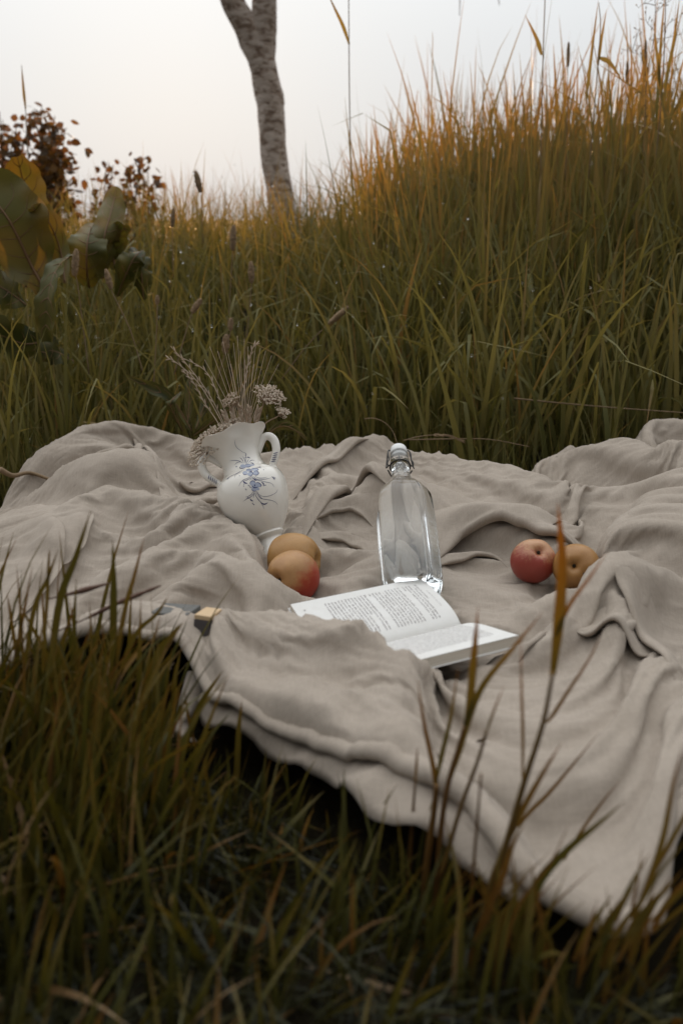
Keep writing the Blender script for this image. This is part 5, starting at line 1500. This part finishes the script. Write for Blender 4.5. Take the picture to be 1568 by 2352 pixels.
dock_plant("plantain_plant", "low green plantain leaves behind the bundle at the blanket's far edge", [
    ([D(430, 985), D(434, 930, .02), D(436, 890, .03), D(437, 862, .04)], [x * px for x in (4, 12, 13, 2)], .25, .03, (1, .3, 0), .28),
    ([D(440, 990), D(400, 925, 0), D(350, 890, -.03), D(290, 862, -.05)], [x * px for x in (4, 16, 16, 2)], .25, .03, (.5, .3, -.8), .22),
    ([D(450, 985), D(470, 930, .03), D(480, 900, .04), D(492, 880, .05)], [x * px for x in (4, 14, 13, 2)], .25, .03, (1, .3, .3), .30),
    ([D(420, 990), D(400, 950, -.03), D(392, 925, -.05), D(415, 900, -.02)], [x * px for x in (3, 10, 12, 3)], .25, .05, (1, .1, .3), .20),
    ([D(445, 1000), D(480, 975, -.03), D(520, 945, -.06), D(560, 915, -.06)], [x * px for x in (3, 12, 12, 2)], .2, .03, (.6, .2, -.8), .2),
    ([D(600, 1010), D(640, 980, .0), D(675, 985, -.04), D(705, 1012, -.06)], [x * px for x in (3, 13, 15, 3)], .2, .05, (.3, .2, -1), .32),
], D(440, 990))

# ------------------------------------------------------------------ seed heads on stalks in the bank
HEADM = simple_mat("dry_seed_head", (0.24, 0.16, 0.09), 0.9, var=.35, scale=160, bumpd=.002)
STALKM = simple_mat("dry_stalk", (0.19, 0.125, 0.065), 0.75, var=.2, scale=60)
def seed_stalk(path, head, Y, rad, label, group="seed heads in the bank", name="plantain_stalk"):
    """path: stalk pixels from the foot up; head: pixels of the seed head's ends; rad: head radius in pixels"""
    k = Y / FPX
    foot = Py(*path[0], Y)
    o = empty(name, foot, label, "seed head", group)
    b = Bag(); P = crom([Py(x, y, Y) for x, y in path] , 6); b.tube(P, np.linspace(.0016, .0011, len(P)), 5)
    obj("stem", b.mesh("stem", STALKM), o)
    h0, h1 = Py(*head[0], Y), Py(*head[1], Y)
    n = 26; ax = h1 - h0; t = np.linspace(0, 1, n)
    prof = rad * k * np.clip(np.sin(np.pi * np.clip(t * .92 + .06, 0, 1)) ** .45, .15, 1)
    P = h0 + ax * t[:, None]
    V, Q, T = tube_arrays(P, prof, 12)
    rng = np.random.default_rng(int(path[0][0]))
    c = np.vstack([np.repeat(P, 12, axis=0), P[:1], P[-1:]]); V = c + (V - c) * rng.uniform(.75, 1.2, (len(V), 1))
    hb = Bag(); hb.add(V, Q, T)
    a = unit(ax)
    for q in range(150):      # bristles
        i = rng.integers(1, n - 1); d = unit(rng.normal(size=3)); d = unit(d - a * (d @ a) * .6 + a * .4)
        p = P[i] + d * prof[i] * .8; e = p + d * rad * k * rng.uniform(.35, .8); s = unit(np.cross(d, rng.normal(size=3))) * .0005
        hb.add([p - s, p + s, e], None, [(0, 1, 2)])
    obj("seed_head", hb.mesh("seed_head", HEADM), o)
    return o
seed_stalk([(205, 860), (190, 740), (178, 650), (172, 632)], [(171, 634), (176, 572)], 2.35, 8, "squat brown seed head in front of the dock leaves", )
seed_stalk([(330, 860), (300, 760), (262, 680), (255, 662)], [(256, 664), (243, 618)], 2.35, 7, "leaning brown seed head right of the dock leaves")
seed_stalk([(352, 900), (358, 800), (362, 700)], [(361, 700), (362, 678)], 2.3, 5, "tiny round seed head above the cloth bundle")
seed_stalk([(400, 860), (428, 760), (442, 715)], [(441, 718), (462, 686)], 2.3, 7, "tilted pale seed head above the dried flowers")
seed_stalk([(520, 790), (530, 650), (534, 575)], [(534, 576), (537, 516)], 2.75, 7, "long upright seed head below the tree, left one")
seed_stalk([(560, 850), (572, 720), (578, 648)], [(578, 650), (576, 600)], 2.6, 7, "upright seed head below the tree, right one")
seed_stalk([(500, 870), (518, 810)], [(517, 812), (520, 768)], 2.3, 9, "ragged rust coloured seed head over the dried flowers")
seed_stalk([(525, 780), (530, 760)], [(529, 760), (531, 730)], 2.3, 6, "small brown seed head just above the ragged rust coloured one")
seed_stalk([(640, 880), (700, 800), (755, 742)], [(755, 744), (800, 704)], 2.5, 7, "brown seed head leaning far right in the middle of the bank")
seed_stalk([(466, 560), (464, 480), (461, 440)], [(461, 442), (449, 392)], 3.4, 7, "nodding dark seed head against the sky left of the tree")
seed_stalk([(398, 640), (396, 520)], [(396, 522), (399, 478)], 3.0, 5, "thin upright seed head in the grass left of the tree")
for (x, y0, y1, lab) in [(1303, 150, 96, "dark bottlebrush seed head against the sky, the left of three"), (1438, 190, 140, "dark bottlebrush seed head against the sky, the middle of three"), (1480, 170, 90, "dark bottlebrush seed head against the sky, the right of three"), ]:
    seed_stalk([(x - 6, 420), (x - 2, 280), (x, y0)], [(x, y0 + 4), (x + 2, y1)], 3.3, 3.6, lab)

# tall single stalks reaching into the sky
def tall_stalk(path, Y, r0, r1, leaf, label):
    foot = Py(*path[0], Y); o = empty("grass_stalk", foot, label, "grass stalk", "tall stalks against the sky")
    b = Bag(); P = crom([Py(x, y, Y) for x, y in path], 6); b.tube(P, np.linspace(r0, r1, len(P)), 5)
    obj("stem", b.mesh("stem", STALKM), o)
    for lp, w in leaf:
        Pl = crom([Py(x, y, Y + dy) for x, y, dy in lp], 5); n = len(Pl)
        V, Q, tone, _ = None, None, None, None
        s = np.linspace(0, 1, n); ww = w * np.clip(1 - s ** 2.2, .04, 1) * (.5 + .5 * sstep(s, 0, .3)) / 2
        T = unit(np.gradient(Pl, axis=0)); S = unit(np.cross(T, [.3, 1, .1])); Nn = np.cross(T, S)
        Vv = np.stack([Pl - S * ww[:, None] + Nn * ww[:, None] * .4, Pl, Pl + S * ww[:, None] + Nn * ww[:, None] * .4], 1)
        obj("leaf", np_mesh("leaf", Vv.reshape(-1, 3), grid_faces(n, 3), GRASS, True, {'tone': np.linspace(.45, .76, n).repeat(3)}), o)
    return o
tall_stalk([(72, 470), (64, 330), (60, 262), (50, 150)], 3.6, .0022, .0012, [([(60, 250, 0), (55, 200, 0), (50, 148, 0)], .012)], "lone reed blade rising above the shrub into the sky")
tall_stalk([(806, 420), (802, 200), (801, 60), (800, -60)], 3.3, .0018, .0014, [([(802, 102, 0), (788, 60, -.01), (770, 22, -.02), (752, -16, -.03)], .012)], "tall thin stalk crossing the sky right of the tree")
tall_stalk([(1240, 420), (1246, 140), (1250, 20), (1252, -40)], 3.2, .002, .0014, [([(1243, 126, 0), (1232, 90, 0), (1205, 34, 0)], .014)], "tall stalk with one bent leaf in the sky above the bank")
tall_stalk([(1350, 420), (1372, 150), (1378, 60), (1374, 6)], 3.1, .002, .0012, [([(1345, 230, 0), (1358, 120, 0), (1373, 0, 0)], .010), ([(1372, 150, 0), (1380, 90, 0), (1392, 22, 0)], .010), ([(1374, 132, 0), (1400, 145, -.02), (1430, 190, -.04)], .014)], "tall stalk with three leaves at the upper right")
tall_stalk([(1500, 420), (1520, 200), (1526, 60), (1528, -30)], 3.0, .002, .0014, [([(1505, 300, 0), (1515, 120, 0), (1526, -20, 0)], .010), ([(1524, 200, 0), (1545, 100, 0), (1560, -10, 0)], .010), ([(1522, 250, 0), (1508, 130, 0), (1500, 40, 0)], .010)], "tall leafy stalk nearest the upper right corner")

# branching weed, upper right
def weed():
    Y = 3.15; foot = Py(1490, 420, Y)
    o = empty("seeding_weed", foot, "thin branching weed with tiny pods in the upper right corner", "weed")
    b = Bag(); pods = Bag(); rng = np.random.default_rng(4)
    def br(pts, r):
        P = crom([Py(x, y, Y + rng.normal(0, .01)) for x, y in pts], 5); b.tube(P, np.linspace(r, r * .5, len(P)), 4)
        for i in range(2, len(P), 2):
            d = unit(rng.normal(size=3) + np.array([0, 0, .8])); p = P[i]; e = p + d * .012
            b.tube([p, e], .0005, 4); b.tube([e, e + d * .004, e + d * .010], [.0006, .0018, .0004], 5)
    br([(1482, 420), (1480, 280), (1486, 170), (1500, 90), (1504, 30), (1502, -20)], .0016)
    br([(1486, 170), (1470, 130), (1450, 120), (1425, 112)], .001)
    br([(1450, 120), (1462, 80), (1468, 66)], .001)
    br([(1500, 90), (1520, 88), (1550, 82), (1566, 78)], .001)
    br([(1502, 70), (1484, 50), (1482, 30)], .001); br([(1504, 30), (1525, 10), (1540, 0)], .001); br([(1503, 12), (1480, 8), (1465, 18)], .001); br([(1496, 120), (1530, 60), (1556, 40)], .001)
    br([(1490, 230), (1530, 190), (1545, 165)], .001); br([(1484, 250), (1500, 210), (1530, 180)], .001)
    obj("stem", b.mesh("stem", STALKM), o)
weed()
# ------------------------------------------------------------------ dried bunch in the vase
def in_vase(px, py, reach):
    """Stem root inside the neck, aimed at a picture point."""
    return vase_pt(0, 0, .16)
VTOPY = float(VB[1] + VAX[1] * .222)
def vstem(path, r0, r1, dy=0.0, jit=0.0):
    """path in picture pixels from the rim outwards; the stem starts down in the neck"""
    n = len(path)
    pts = [vase_pt(0.35 * 0, 0.004, .150)]
    for k, (x, y) in enumerate(path):
        pts.append(Py(x, y, VTOPY + 0.012 + dy * (k + 1) / n))
    return crom(pts, 6)
def wheat(path, label, spikes=0, dy=.04, name="dried_grass", group="dried grass stalks in the vase", r=.0009):
    P = vstem(path, 0, 0, dy)
    o = empty(name, P[0], label, "dried grass", group)
    b = Bag(); b.tube(P, np.linspace(r, r * .45, len(P)), 5, tone=.72)
    rng = np.random.default_rng(int(path[-1][0] * 7 + path[-1][1]))
    obj("stem", b.mesh("stem", DRYM), o)
    if spikes:
        s = Bag(); N = len(P)
        for k in range(spikes):
            f = .38 + .60 * k / spikes
            i = min(int(f * (N - 1)), N - 2); p = P[i] + (P[i + 1] - P[i]) * (f * (N - 1) - i); t = unit(P[i + 1] - P[i]); sd_ = unit(np.cross(t, [0.2, 1, 0])) * (1 if k % 2 else -1)
            d = unit(t + sd_ * .38 + rng.normal(0, .08, 3)); L = .0100
            s.tube(p + np.outer([0, .25, .6, 1], d) * L, [.0004, .0011, .0010, .0002], 5, tone=rng.uniform(.55, .75))
        so = obj("spikelet", s.mesh("spikelet", DRYM), o); so['kind'] = 'stuff'
    return o
oats = [([(520, 985), (480, 905), (430, 838), (392, 795)], "slack dried oat stalk leaning farthest left out of the vase", 11),
        ([(512, 975), (470, 900), (440, 862), (400, 829), (384, 822)], "dried oat stalk bent left, just under the farthest leaning one", 11),
        ([(530, 980), (500, 905), (470, 850), (405, 815)], "dried oat stalk arching left above the round flower head", 10),
        ([(505, 978), (470, 925), (446, 880), (420, 850)], "short dried oat stalk lowest on the left of the bunch", 12),
        ([(556, 970), (560, 900), (567, 850), (580, 800), (590, 790)], "oat stalk with fat spikelets standing in the middle of the bunch", 14)]
for p, lab, n in oats: wheat(p, lab, n, .02, "dried_oat", "dried oat stalks in the vase", .0011)
whisk = [(470, 790), (482, 760), (500, 770), (512, 748), (524, 776), (536, 752), (545, 735), (552, 770), (561, 742), (570, 760), (577, 775), (588, 752), (598, 764), (610, 770), (624, 780), (640, 800), (530, 800), (563, 790), (584, 800), (548, 800)]
for k, (x, y) in enumerate(whisk):
    y += 36
    bx0 = 545 + (x - 545) * .28 + 12
    wheat([(bx0 - (x - 545) * .10, 985), (bx0, 950), (bx0 + (x - bx0) * .5, 950 + (y - 950) * .52), (x, y)], "thin straight bristle of dried grass in the upright sheaf above the vase", 0, .05, r=.0007)
# fat ears where the sheaf leaves the rim
EARL = ['second from the left at the mouth of the vase', 'in the middle at the mouth of the vase', 'right of the middle one at the mouth of the vase', 'rightmost at the mouth of the vase', 'leftmost at the mouth of the vase, by the flat yarrow']
def ears():
    for k, (x0, y0, x1, y1) in enumerate([(540, 985, 533, 940), (556, 980, 552, 935), (570, 978, 573, 938), (585, 975, 594, 940), (528, 985, 515, 948)]):
        a, c = Py(x0, y0, VTOPY + .014), Py(x1, y1, VTOPY + .022)
        o = empty("wheat_ear", a, "plump dried wheat ear " + EARL[k], "wheat ear", "wheat ears at the mouth of the vase")
        d = unit(c - a); L = np.linalg.norm(c - a); rng = np.random.default_rng(k)
        for q in range(14):
            f = q / 14; p = a + d * L * f; sd_ = unit(np.cross(d, [.1, 1, 0])) * (1 if q % 2 else -1)
            e = unit(d + sd_ * .45 + np.array([0, -.2 + .2 * (q % 3), 0]))
            V, Q, T = tube_arrays(p + np.outer([0, .3, .7, 1], e) * .011, [.0006, .0022, .0019, .0003], 6)
            obj("grain", np_mesh("grain", V, [Q, T], DRYM, True, {'tone': np.full(len(V), rng.uniform(.5, .7))}), o)
ears()
# yarrow: umbels of crumbs on branching stalks
def yarrow(stem, centre, axis, R_, label, nb, seed, dome=.35, white=1.0):
    rng = np.random.default_rng(seed)
    o = empty("dried_yarrow", stem[0], label, "dried flower", "dried yarrow in the vase")
    ax = unit(np.array(axis, float)); e1 = unit(np.cross(ax, [.2, 1, .1])); e2 = np.cross(ax, e1)
    b = Bag(); c = np.asarray(centre, float)
    S = crom(stem, 6); b.tube(S, np.linspace(.0016, .0012, len(S)), 6, tone=.42)
    root = S[-1]
    fl = Bag()
    ico = []
    for k in range(nb):
        a = k * 2.399963; rr = R_ * math.sqrt((k + .5) / nb)
        tip = c + (e1 * math.cos(a) + e2 * math.sin(a)) * rr * rng.uniform(.9, 1.1) - ax * dome * rr * rr / R_ + ax * rng.normal(0, .001)
        mid = root * .45 + tip * .55 - ax * R_ * .12
        b.tube(crom([root, mid, tip], 4), np.linspace(.0008, .0005, 9), 4, tone=.35)
        # a tuft of tiny crumbs
        for q in range(10):
            p = tip + e1 * rng.normal(0, .0020) + e2 * rng.normal(0, .0020) + ax * rng.normal(0.0004, .0007)
            s = rng.uniform(.0009, .0017)
            V = np.array([[1, 0, 0], [-1, 0, 0], [0, 1, 0], [0, -1, 0], [0, 0, 1], [0, 0, -1]]) * s * rng.uniform(.6, 1.3, (6, 1)) + p
            fl.add(V, None, [(0, 2, 4), (2, 1, 4), (1, 3, 4), (3, 0, 4), (2, 0, 5), (1, 2, 5), (3, 1, 5), (0, 3, 5)], tone=rng.uniform(.62, 1.0) * white)
    obj("stem", b.mesh("stem", DRYM), o)
    f = obj("flower_head", fl.mesh("flower_head", DRYM, False), o); f['kind'] = 'stuff'
Yv = VTOPY
yarrow([vase_pt(0, 0, .15), vase_pt(-.03, .004, .222), Py(486, 1000, Yv - .002)], Py(464, 1012, Yv - .012), (-.62, -.36, .68), .044, "wide flat head of dried yarrow drooping over the left rim of the vase", 90, 1)
yarrow([vase_pt(0, 0, .15), vase_pt(-.015, .004, .21), Py(545, 985, Yv + .01)], Py(528, 974, Yv + .005), (-.25, -.35, .9), .030, "dried yarrow head right behind the rim, beside the wide drooping one", 42, 2)
yarrow([vase_pt(0, 0, .15), Py(566, 960, Yv + .015), Py(545, 930, Yv + .02)], Py(528, 914, Yv + .02), (-.4, -.4, .7), .015, "small clenched yarrow head among the stalks", 18, 3, white=.85)
yarrow([vase_pt(0, 0, .15), Py(592, 975, Yv + .01), Py(607, 920, Yv + .015)], Py(622, 900, Yv + .015), (.25, -.45, .85), .026, "largest yarrow head standing right of the sheaf", 48, 4)
yarrow([vase_pt(0, 0, .15), Py(600, 985, Yv + .01), Py(640, 955, Yv + .005)], Py(652, 942, Yv), (.3, -.3, .9), .012, "smallest yarrow head on the rightmost stalk", 16, 5)

# ------------------------------------------------------------------ dry stems lying along the far edge of the blanket
def lying(path, Y, r, label, head=None, name="dry_stem"):
    P = crom([Py(x, y, Y + dy) for x, y, dy in path], 6)
    o = empty(name, P[0], label, "dry stem", "dry stems along the far edge")
    b = Bag(); b.tube(P, np.linspace(r, r * .5, len(P)), 5); obj("stem", b.mesh("stem", STALKM), o)
    if head:
        s = Bag(); rng = np.random.default_rng(int(path[0][0]))
        n = len(P)
        for k in range(int(n * head), n - 1):
            for q in range(2):
                t = unit(P[k + 1] - P[k]); sd_ = unit(np.cross(t, rng.normal(size=3)))
                d = unit(t + sd_ * .35); s.tube(P[k] + np.outer([0, .4, 1], d) * .014, [.0005, .0015, .0003], 5)
        so = obj("seed_head", s.mesh("seed_head", HEADM), o); so['kind'] = 'stuff'
lying([(836, 962, 0), (860, 961, 0), (885, 972, 0), (902, 992, 0), (912, 1018, -.02)], 2.12, .0012, "thin dry stem arching over behind the bottle's cap")
lying([(925, 1012, 0), (960, 1003, 0), (1000, 999, 0), (1030, 1003, 0), (1062, 1012, 0)], 2.1, .0013, "dry seed stalk lying along the edge right of the bottle's cap", .45)
lying([(1180, 915, 0), (1300, 927, 0), (1430, 938, 0), (1600, 950, 0)], 2.25, .002, "long rust coloured stem lying level above the right end of the blanket")
lying([(940, 1010, 0), (1060, 1008, .02), (1130, 1010, .02), (1215, 1026, 0)], 2.12, .0016, "pale dry stem lying behind the blanket's middle")
lying([(0, 1078, -.05), (30, 1092, -.03), (70, 1086, 0), (125, 1105, 0)], 1.95, .006, "stout broken dry stalk lying at the left edge")

# ------------------------------------------------------------------ specks on the cloth
def speck(px, py, z, L, yaw, label):
    p = Pz(px, py, z); zc = cloth_z(p[0], p[1]); p = Pz(px, py, zc + .002)
    o = empty("seed_husk", p, label, "seed husk", "husks fallen on the cloth")
    d = np.array([math.cos(yaw), math.sin(yaw), .15]); V, Q, T = tube_arrays(p + np.outer([-.5, -.2, .2, .5], d) * L, [.0004, .0018, .0015, .0003], 7)
    obj("husk", np_mesh("husk", V, [Q, T], simple_mat("husk_brown", (.06, .035, .02), .7)), o)
    w = np.array([p + [0, 0, .002], p + d * L * .5 + [.002, .001, .004], p + d * L * .8 + [0, .003, .003]]); obj("wing", np_mesh("wing", w, np.array([[0, 1, 2]]), STALKM), o)
speck(1105, 1700, .03, .012, .3, "small dark husk on the smooth cloth near the front")
speck(388, 1538, .05, .009, 1.0, "tiny winged husk on the cloth in the left foreground")

# ------------------------------------------------------------------ tall out-of-focus grass in front
def front_blade(par, path, Y, w, tone, name="blade", fold=.35):
    for k_ in range(9):                      # stand in front of the hem, never through it
        Pl = crom([Py(x, y, Y + (dy[0] if dy else 0)) for x, y, *dy in path], 6); n = len(Pl)
        if clear_of_cloth(Pl[None])[0]: break
        Y -= 0.025
    s = np.linspace(0, 1, n); k = Y / FPX
    ww = w * k * np.clip(1 - s ** 2.6, .05, 1) * (.55 + .45 * sstep(s, 0, .35)) / 2
    T = unit(np.gradient(Pl, axis=0)); S = unit(np.cross(T, [.15, 1, .1])); Nn = np.cross(T, S)
    V = np.stack([Pl - S * ww[:, None] + Nn * ww[:, None] * fold, Pl, Pl + S * ww[:, None] + Nn * ww[:, None] * fold], 1)
    tn = np.interp(s, [0, .5, 1], tone)
    return obj(name, np_mesh(name, V.reshape(-1, 3), grid_faces(n, 3), FRONT, True, {'tone': tn.repeat(3)}), par)
def front_stem(par, path, Y, r0, r1, tone, name="stem"):
    for k_ in range(9):
        k = Y / FPX; P = crom([Py(x, y, Y) for x, y in path], 6)
        if clear_of_cloth(P[None])[0]: break
        Y -= 0.025
    V, Q, T = tube_arrays(P, np.linspace(r0, r1, len(P)) * k, 6)
    return obj(name, np_mesh(name, V, [Q, T], FRONT, True, {'tone': np.full(len(V), tone)}), par)
def cp(pts): return [(861 + x / 2.219, 1435 + y / 2.219) for x, y in pts]
Yf = .78
ct = empty("grass_clump", Py(1090, 2180, Yf), "tall brown grass clump blurred in front of the blanket, right of the middle", "grass clump", "blurred grass clumps in front")
front_stem(ct, cp([(150, 1700), (170, 1300), (190, 1000), (205, 800)]), Yf, 9, 3, .78)
front_blade(ct, cp([(205, 800), (212, 700), (216, 620)]), Yf, 8, (.7, .75, .8))
front_stem(ct, cp([(230, 1650), (260, 1250), (300, 950), (312, 820)]), Yf, 11, 8, .78)
front_blade(ct, cp([(316, 880), (300, 740), (250, 500), (216, 280)]), Yf, 15, (.66, .78, .85))
front_blade(ct, cp([(310, 800), (340, 660), (385, 470), (424, 210)]), Yf, 14, (.5, .40, .8))
front_stem(ct, cp([(300, 1600), (330, 1100), (370, 820), (420, 640), (455, 520)]), Yf, 10, 5, .80)
front_blade(ct, cp([(455, 530), (480, 420), (500, 200), (512, 60), (524, -90)]), Yf, 22, (.48, .6, .82))
front_blade(ct, cp([(365, 830), (420, 660), (530, 340), (700, 120), (850, -60)]), Yf, 20, (.72, .45, .82))
front_stem(ct, cp([(330, 1300), (430, 950), (520, 700), (568, 540)]), Yf - .04, 7, 4, .74)
front_blade(ct, cp([(568, 545), (600, 450), (655, 310)]), Yf - .04, 8, (.6, .7, .8))
front_stem(ct, cp([(480, 1500), (520, 1000), (540, 760)]), Yf - .05, 5, 3, .8)
front_stem(ct, cp([(540, 1560), (600, 1300), (660, 1140), (760, 800), (855, 500), (905, 240)]), Yf, 13, 5, .70)
front_blade(ct, cp([(903, 250), (925, 60), (942, -120), (952, -320), (942, -480), (930, -620)]), Yf, 30, (.46, .70, .84), "seed_spike", .8)
front_blade(ct, cp([(868, 500), (900, 465), (980, 340), (1080, 190), (1150, 60)]), Yf, 11, (.7, .76, .84))
front_blade(ct, cp([(918, 60), (940, 0), (1000, -120), (1090, -240), (1180, -370)]), Yf, 13, (.6, .74, .84))
front_blade(ct, cp([(750, 830), (752, 560), (745, 300), (742, 60)]), Yf - .03, 9, (.68, .72, .82))
front_blade(ct, cp([(655, 1160), (740, 960), (850, 760), (950, 600)]), Yf, 19, (.66, .70, .82))
front_blade(ct, cp([(690, 1080), (780, 960), (880, 860), (1000, 720), (1140, 550)]), Yf, 13, (.7, .75, .82))
front_blade(ct, cp([(690, 1900), (740, 1600), (770, 1440), (850, 1280), (980, 1140), (1150, 1000), (1270, 900)]), Yf - .03, 34, (.55, .33, .55))
front_blade(ct, cp([(960, 1200), (1050, 1050), (1150, 910), (1250, 790)]), Yf, 10, (.7, .75, .8))
front_blade(ct, cp([(600, 1900), (700, 1500), (800, 1330), (900, 1200), (990, 1010)]), Yf, 12, (.78, .75, .8))
front_blade(ct, cp([(430, 1950), (520, 1600), (640, 1300), (700, 1120), (760, 1010)]), Yf - .02, 24, (.80, .78, .7))
for q in range(26):
    rng = np.random.default_rng(q + 300)
    x = rng.uniform(60, 900); L = rng.uniform(180, 520); a = rng.normal(.35, .4)
    front_blade(ct, cp([(x - a * 60, 1980), (x, 1650), (x + a * L * .4, 1650 - L * .5), (x + a * L, 1650 - L)]), Yf - .06 + rng.uniform(0, .1), rng.uniform(8, 22), (rng.uniform(.5, .85), rng.uniform(.4, .85), rng.uniform(.6, .85)))
cr = empty("grass_clump", Py(1490, 2080, .78), "rusty grass clump blurred at the lower right edge of the picture", "grass clump", "blurred grass clumps in front")
front_blade(cr, cp([(1310, 1500), (1400, 1290), (1470, 1060), (1515, 820), (1560, 640)]), .78, 20, (.72, .6, .8))
front_blade(cr, cp([(1430, 1240), (1500, 1110), (1580, 960), (1640, 820)]), .78, 15, (.72, .6, .8))
front_blade(cr, cp([(1300, 1480), (1330, 1330), (1362, 1120)]), .78, 9, (.8, .75, .8))
for q in range(34):
    rng = np.random.default_rng(q + 700)
    x = rng.uniform(1000, 1620); L = rng.uniform(200, 520); a = rng.normal(.5, .45); y0 = rng.uniform(1500, 2050)
    front_blade(cr, cp([(x, y0), (x + a * L * .4, y0 - L * .5), (x + a * L, y0 - L)]), .72 + rng.uniform(-.06, .06), rng.uniform(9, 24), (rng.uniform(.6, .85), rng.uniform(.45, .85), rng.uniform(.6, .85)))
cl = empty("grass_clump", Py(200, 1900, .98), "tall green grass clump blurred in front of the blanket's left end", "grass clump", "blurred grass clumps in front")
Yl = .98
for path, w, tn in [([(100, 1700), (135, 1402), (175, 1280), (209, 1172)], 21, (.55, .38, .50)), ([(258, 1720), (262, 1416), (262, 1320), (259, 1240)], 21, (.50, .36, .45)), ([(240, 1680), (284, 1420), (310, 1320), (331, 1236)], 13, (.7, .6, .8)),
                    ([(40, 1680), (76, 1416), (110, 1330), (134, 1262)], 14, (.66, .5, .75)), ([(90, 1620), (108, 1400), (113, 1290), (115, 1260)], 10, (.6, .6, .8)), ([(20, 1600), (50, 1440), (75, 1300)], 11, (.7, .7, .8)), ([(60, 1640), (30, 1440), (17, 1360)], 12, (.7, .66, .8)),
                    ([(180, 1700), (172, 1460), (176, 1330)], 14, (.5, .4, .6)), ([(60, 1600), (48, 1400), (38, 1295)], 7, (.7, .7, .8)), ([(200, 1640), (210, 1480), (206, 1380)], 9, (.6, .6, .8)), ([(235, 1700), (300, 1480), (360, 1410), (388, 1368)], 13, (.6, .5, .7)),
                    ([(290, 1740), (355, 1520), (395, 1460), (420, 1430)], 20, (.55, .45, .6)), ([(190, 1960), (215, 1720), (270, 1560), (352, 1465)], 28, (.90, .95, .96)), ([(130, 1900), (180, 1830), (260, 1730), (320, 1640)], 16, (.9, .92, .96)),
                    ([(400, 1640), (402, 1560), (414, 1500)], 14, (.7, .5, .6)), ([(425, 1720), (460, 1620), (512, 1540)], 18, (.5, .42, .7)), ([(450, 1720), (432, 1640), (425, 1590)], 10, (.7, .7, .8)), ([(540, 1900), (548, 1690), (556, 1610)], 16, (.6, .5, .78)),
                    ([(600, 1900), (640, 1840), (690, 1790)], 10, (.4, .4, .7)), ([(680, 1900), (690, 1860), (704, 1810)], 8, (.45, .5, .6)), ([(340, 2000), (420, 1920), (520, 1880)], 16, (.9, .9, .95))]:
    front_blade(cl, path, Yl, w, tn)
for q in range(150):
    rng = np.random.default_rng(q + 900)
    x = rng.uniform(-40, 520); y0 = rng.uniform(1640, 2000); L = rng.uniform(120, 330) * (1.15 if x < 330 else .8); a = rng.normal(.25, .35)
    top = y0 - L
    lim = 1400 + max(0, x - 330) * 1.15
    if 385 < x + a * L * .6 < 600 and top < 1690: continue
    if top < lim: L = y0 - lim - rng.uniform(-40, 60)
    Y_ = .98 - (y0 - 1700) / 300 * .16
    front_blade(cl, [(x, y0), (x + a * L * .4, y0 - L * .5), (x + a * L, y0 - L)], Y_, rng.uniform(7, 20), (rng.uniform(.2, .8), rng.uniform(.3, .7), rng.uniform(.5, .85)))
for pth, hd, lab in [([(110, 1376), (170, 1362), (250, 1340)], 0, "rusty seed stalk leaning right, the upper of two over the left end of the cloth"), ([(120, 1455), (200, 1420), (270, 1386), (370, 1345)], 0, "rusty seed stalk leaning right, the lower of two over the left end of the cloth")]:
    o = empty("seed_stalk", Py(*pth[0], 1.0), lab, "seed stalk", "seed stalks over the cloth")
    P = crom([Py(x, y, 1.0) for x, y in pth], 8); k = 1.0 / FPX
    sm_ = simple_mat("rusty_stalk", (.10, .045, .025), .7)
    b = Bag(); b.tube(P, np.linspace(2.0, 1.5, len(P)) * k, 5); obj("stem", b.mesh("stem", sm_), o)
    n = len(P); m0 = int(n * .35); b = Bag(); t = np.linspace(0, 1, n - m0); b.tube(P[m0:], (2 + 4.5 * np.sin(np.pi * t) ** .6 * (1 + .3 * np.sin(t * 60))) * k, 7); obj("seed_head", b.mesh("seed_head", sm_), o)

# ------------------------------------------------------------------ dew
def build_dew():
    rng = np.random.default_rng(8)
    pts = list(DEW)
    m, n, l, out = new_mat("dew_water"); g = bsdf(n, (1, 1, 1), 0.0, .5); g.inputs['Transmission Weight'].default_value = 1; g.inputs['IOR'].default_value = 1.33; l.new(g.outputs[0], out.inputs['Surface'])
    bm = bmesh.new(); bmesh.ops.create_icosphere(bm, subdivisions=1, radius=1); bm.verts.ensure_lookup_table()
    V0 = np.array([v.co[:] for v in bm.verts]); F0 = np.array([[v.index for v in f.verts] for f in bm.faces]); bm.free()
    P = np.array(pts); N = len(P); r = rng.uniform(.0016, .0042, N)
    V = (P[:, None] + V0[None] * r[:, None, None]).reshape(-1, 3); F = (np.arange(N)[:, None, None] * len(V0) + F0[None]).reshape(-1, 3)
    o = obj("dew_drops", np_mesh("dew_drops", V, F, m)); tag(o, "sparkling dew drops caught on the grass below the tree", "dew", kind='stuff')
build_dew()
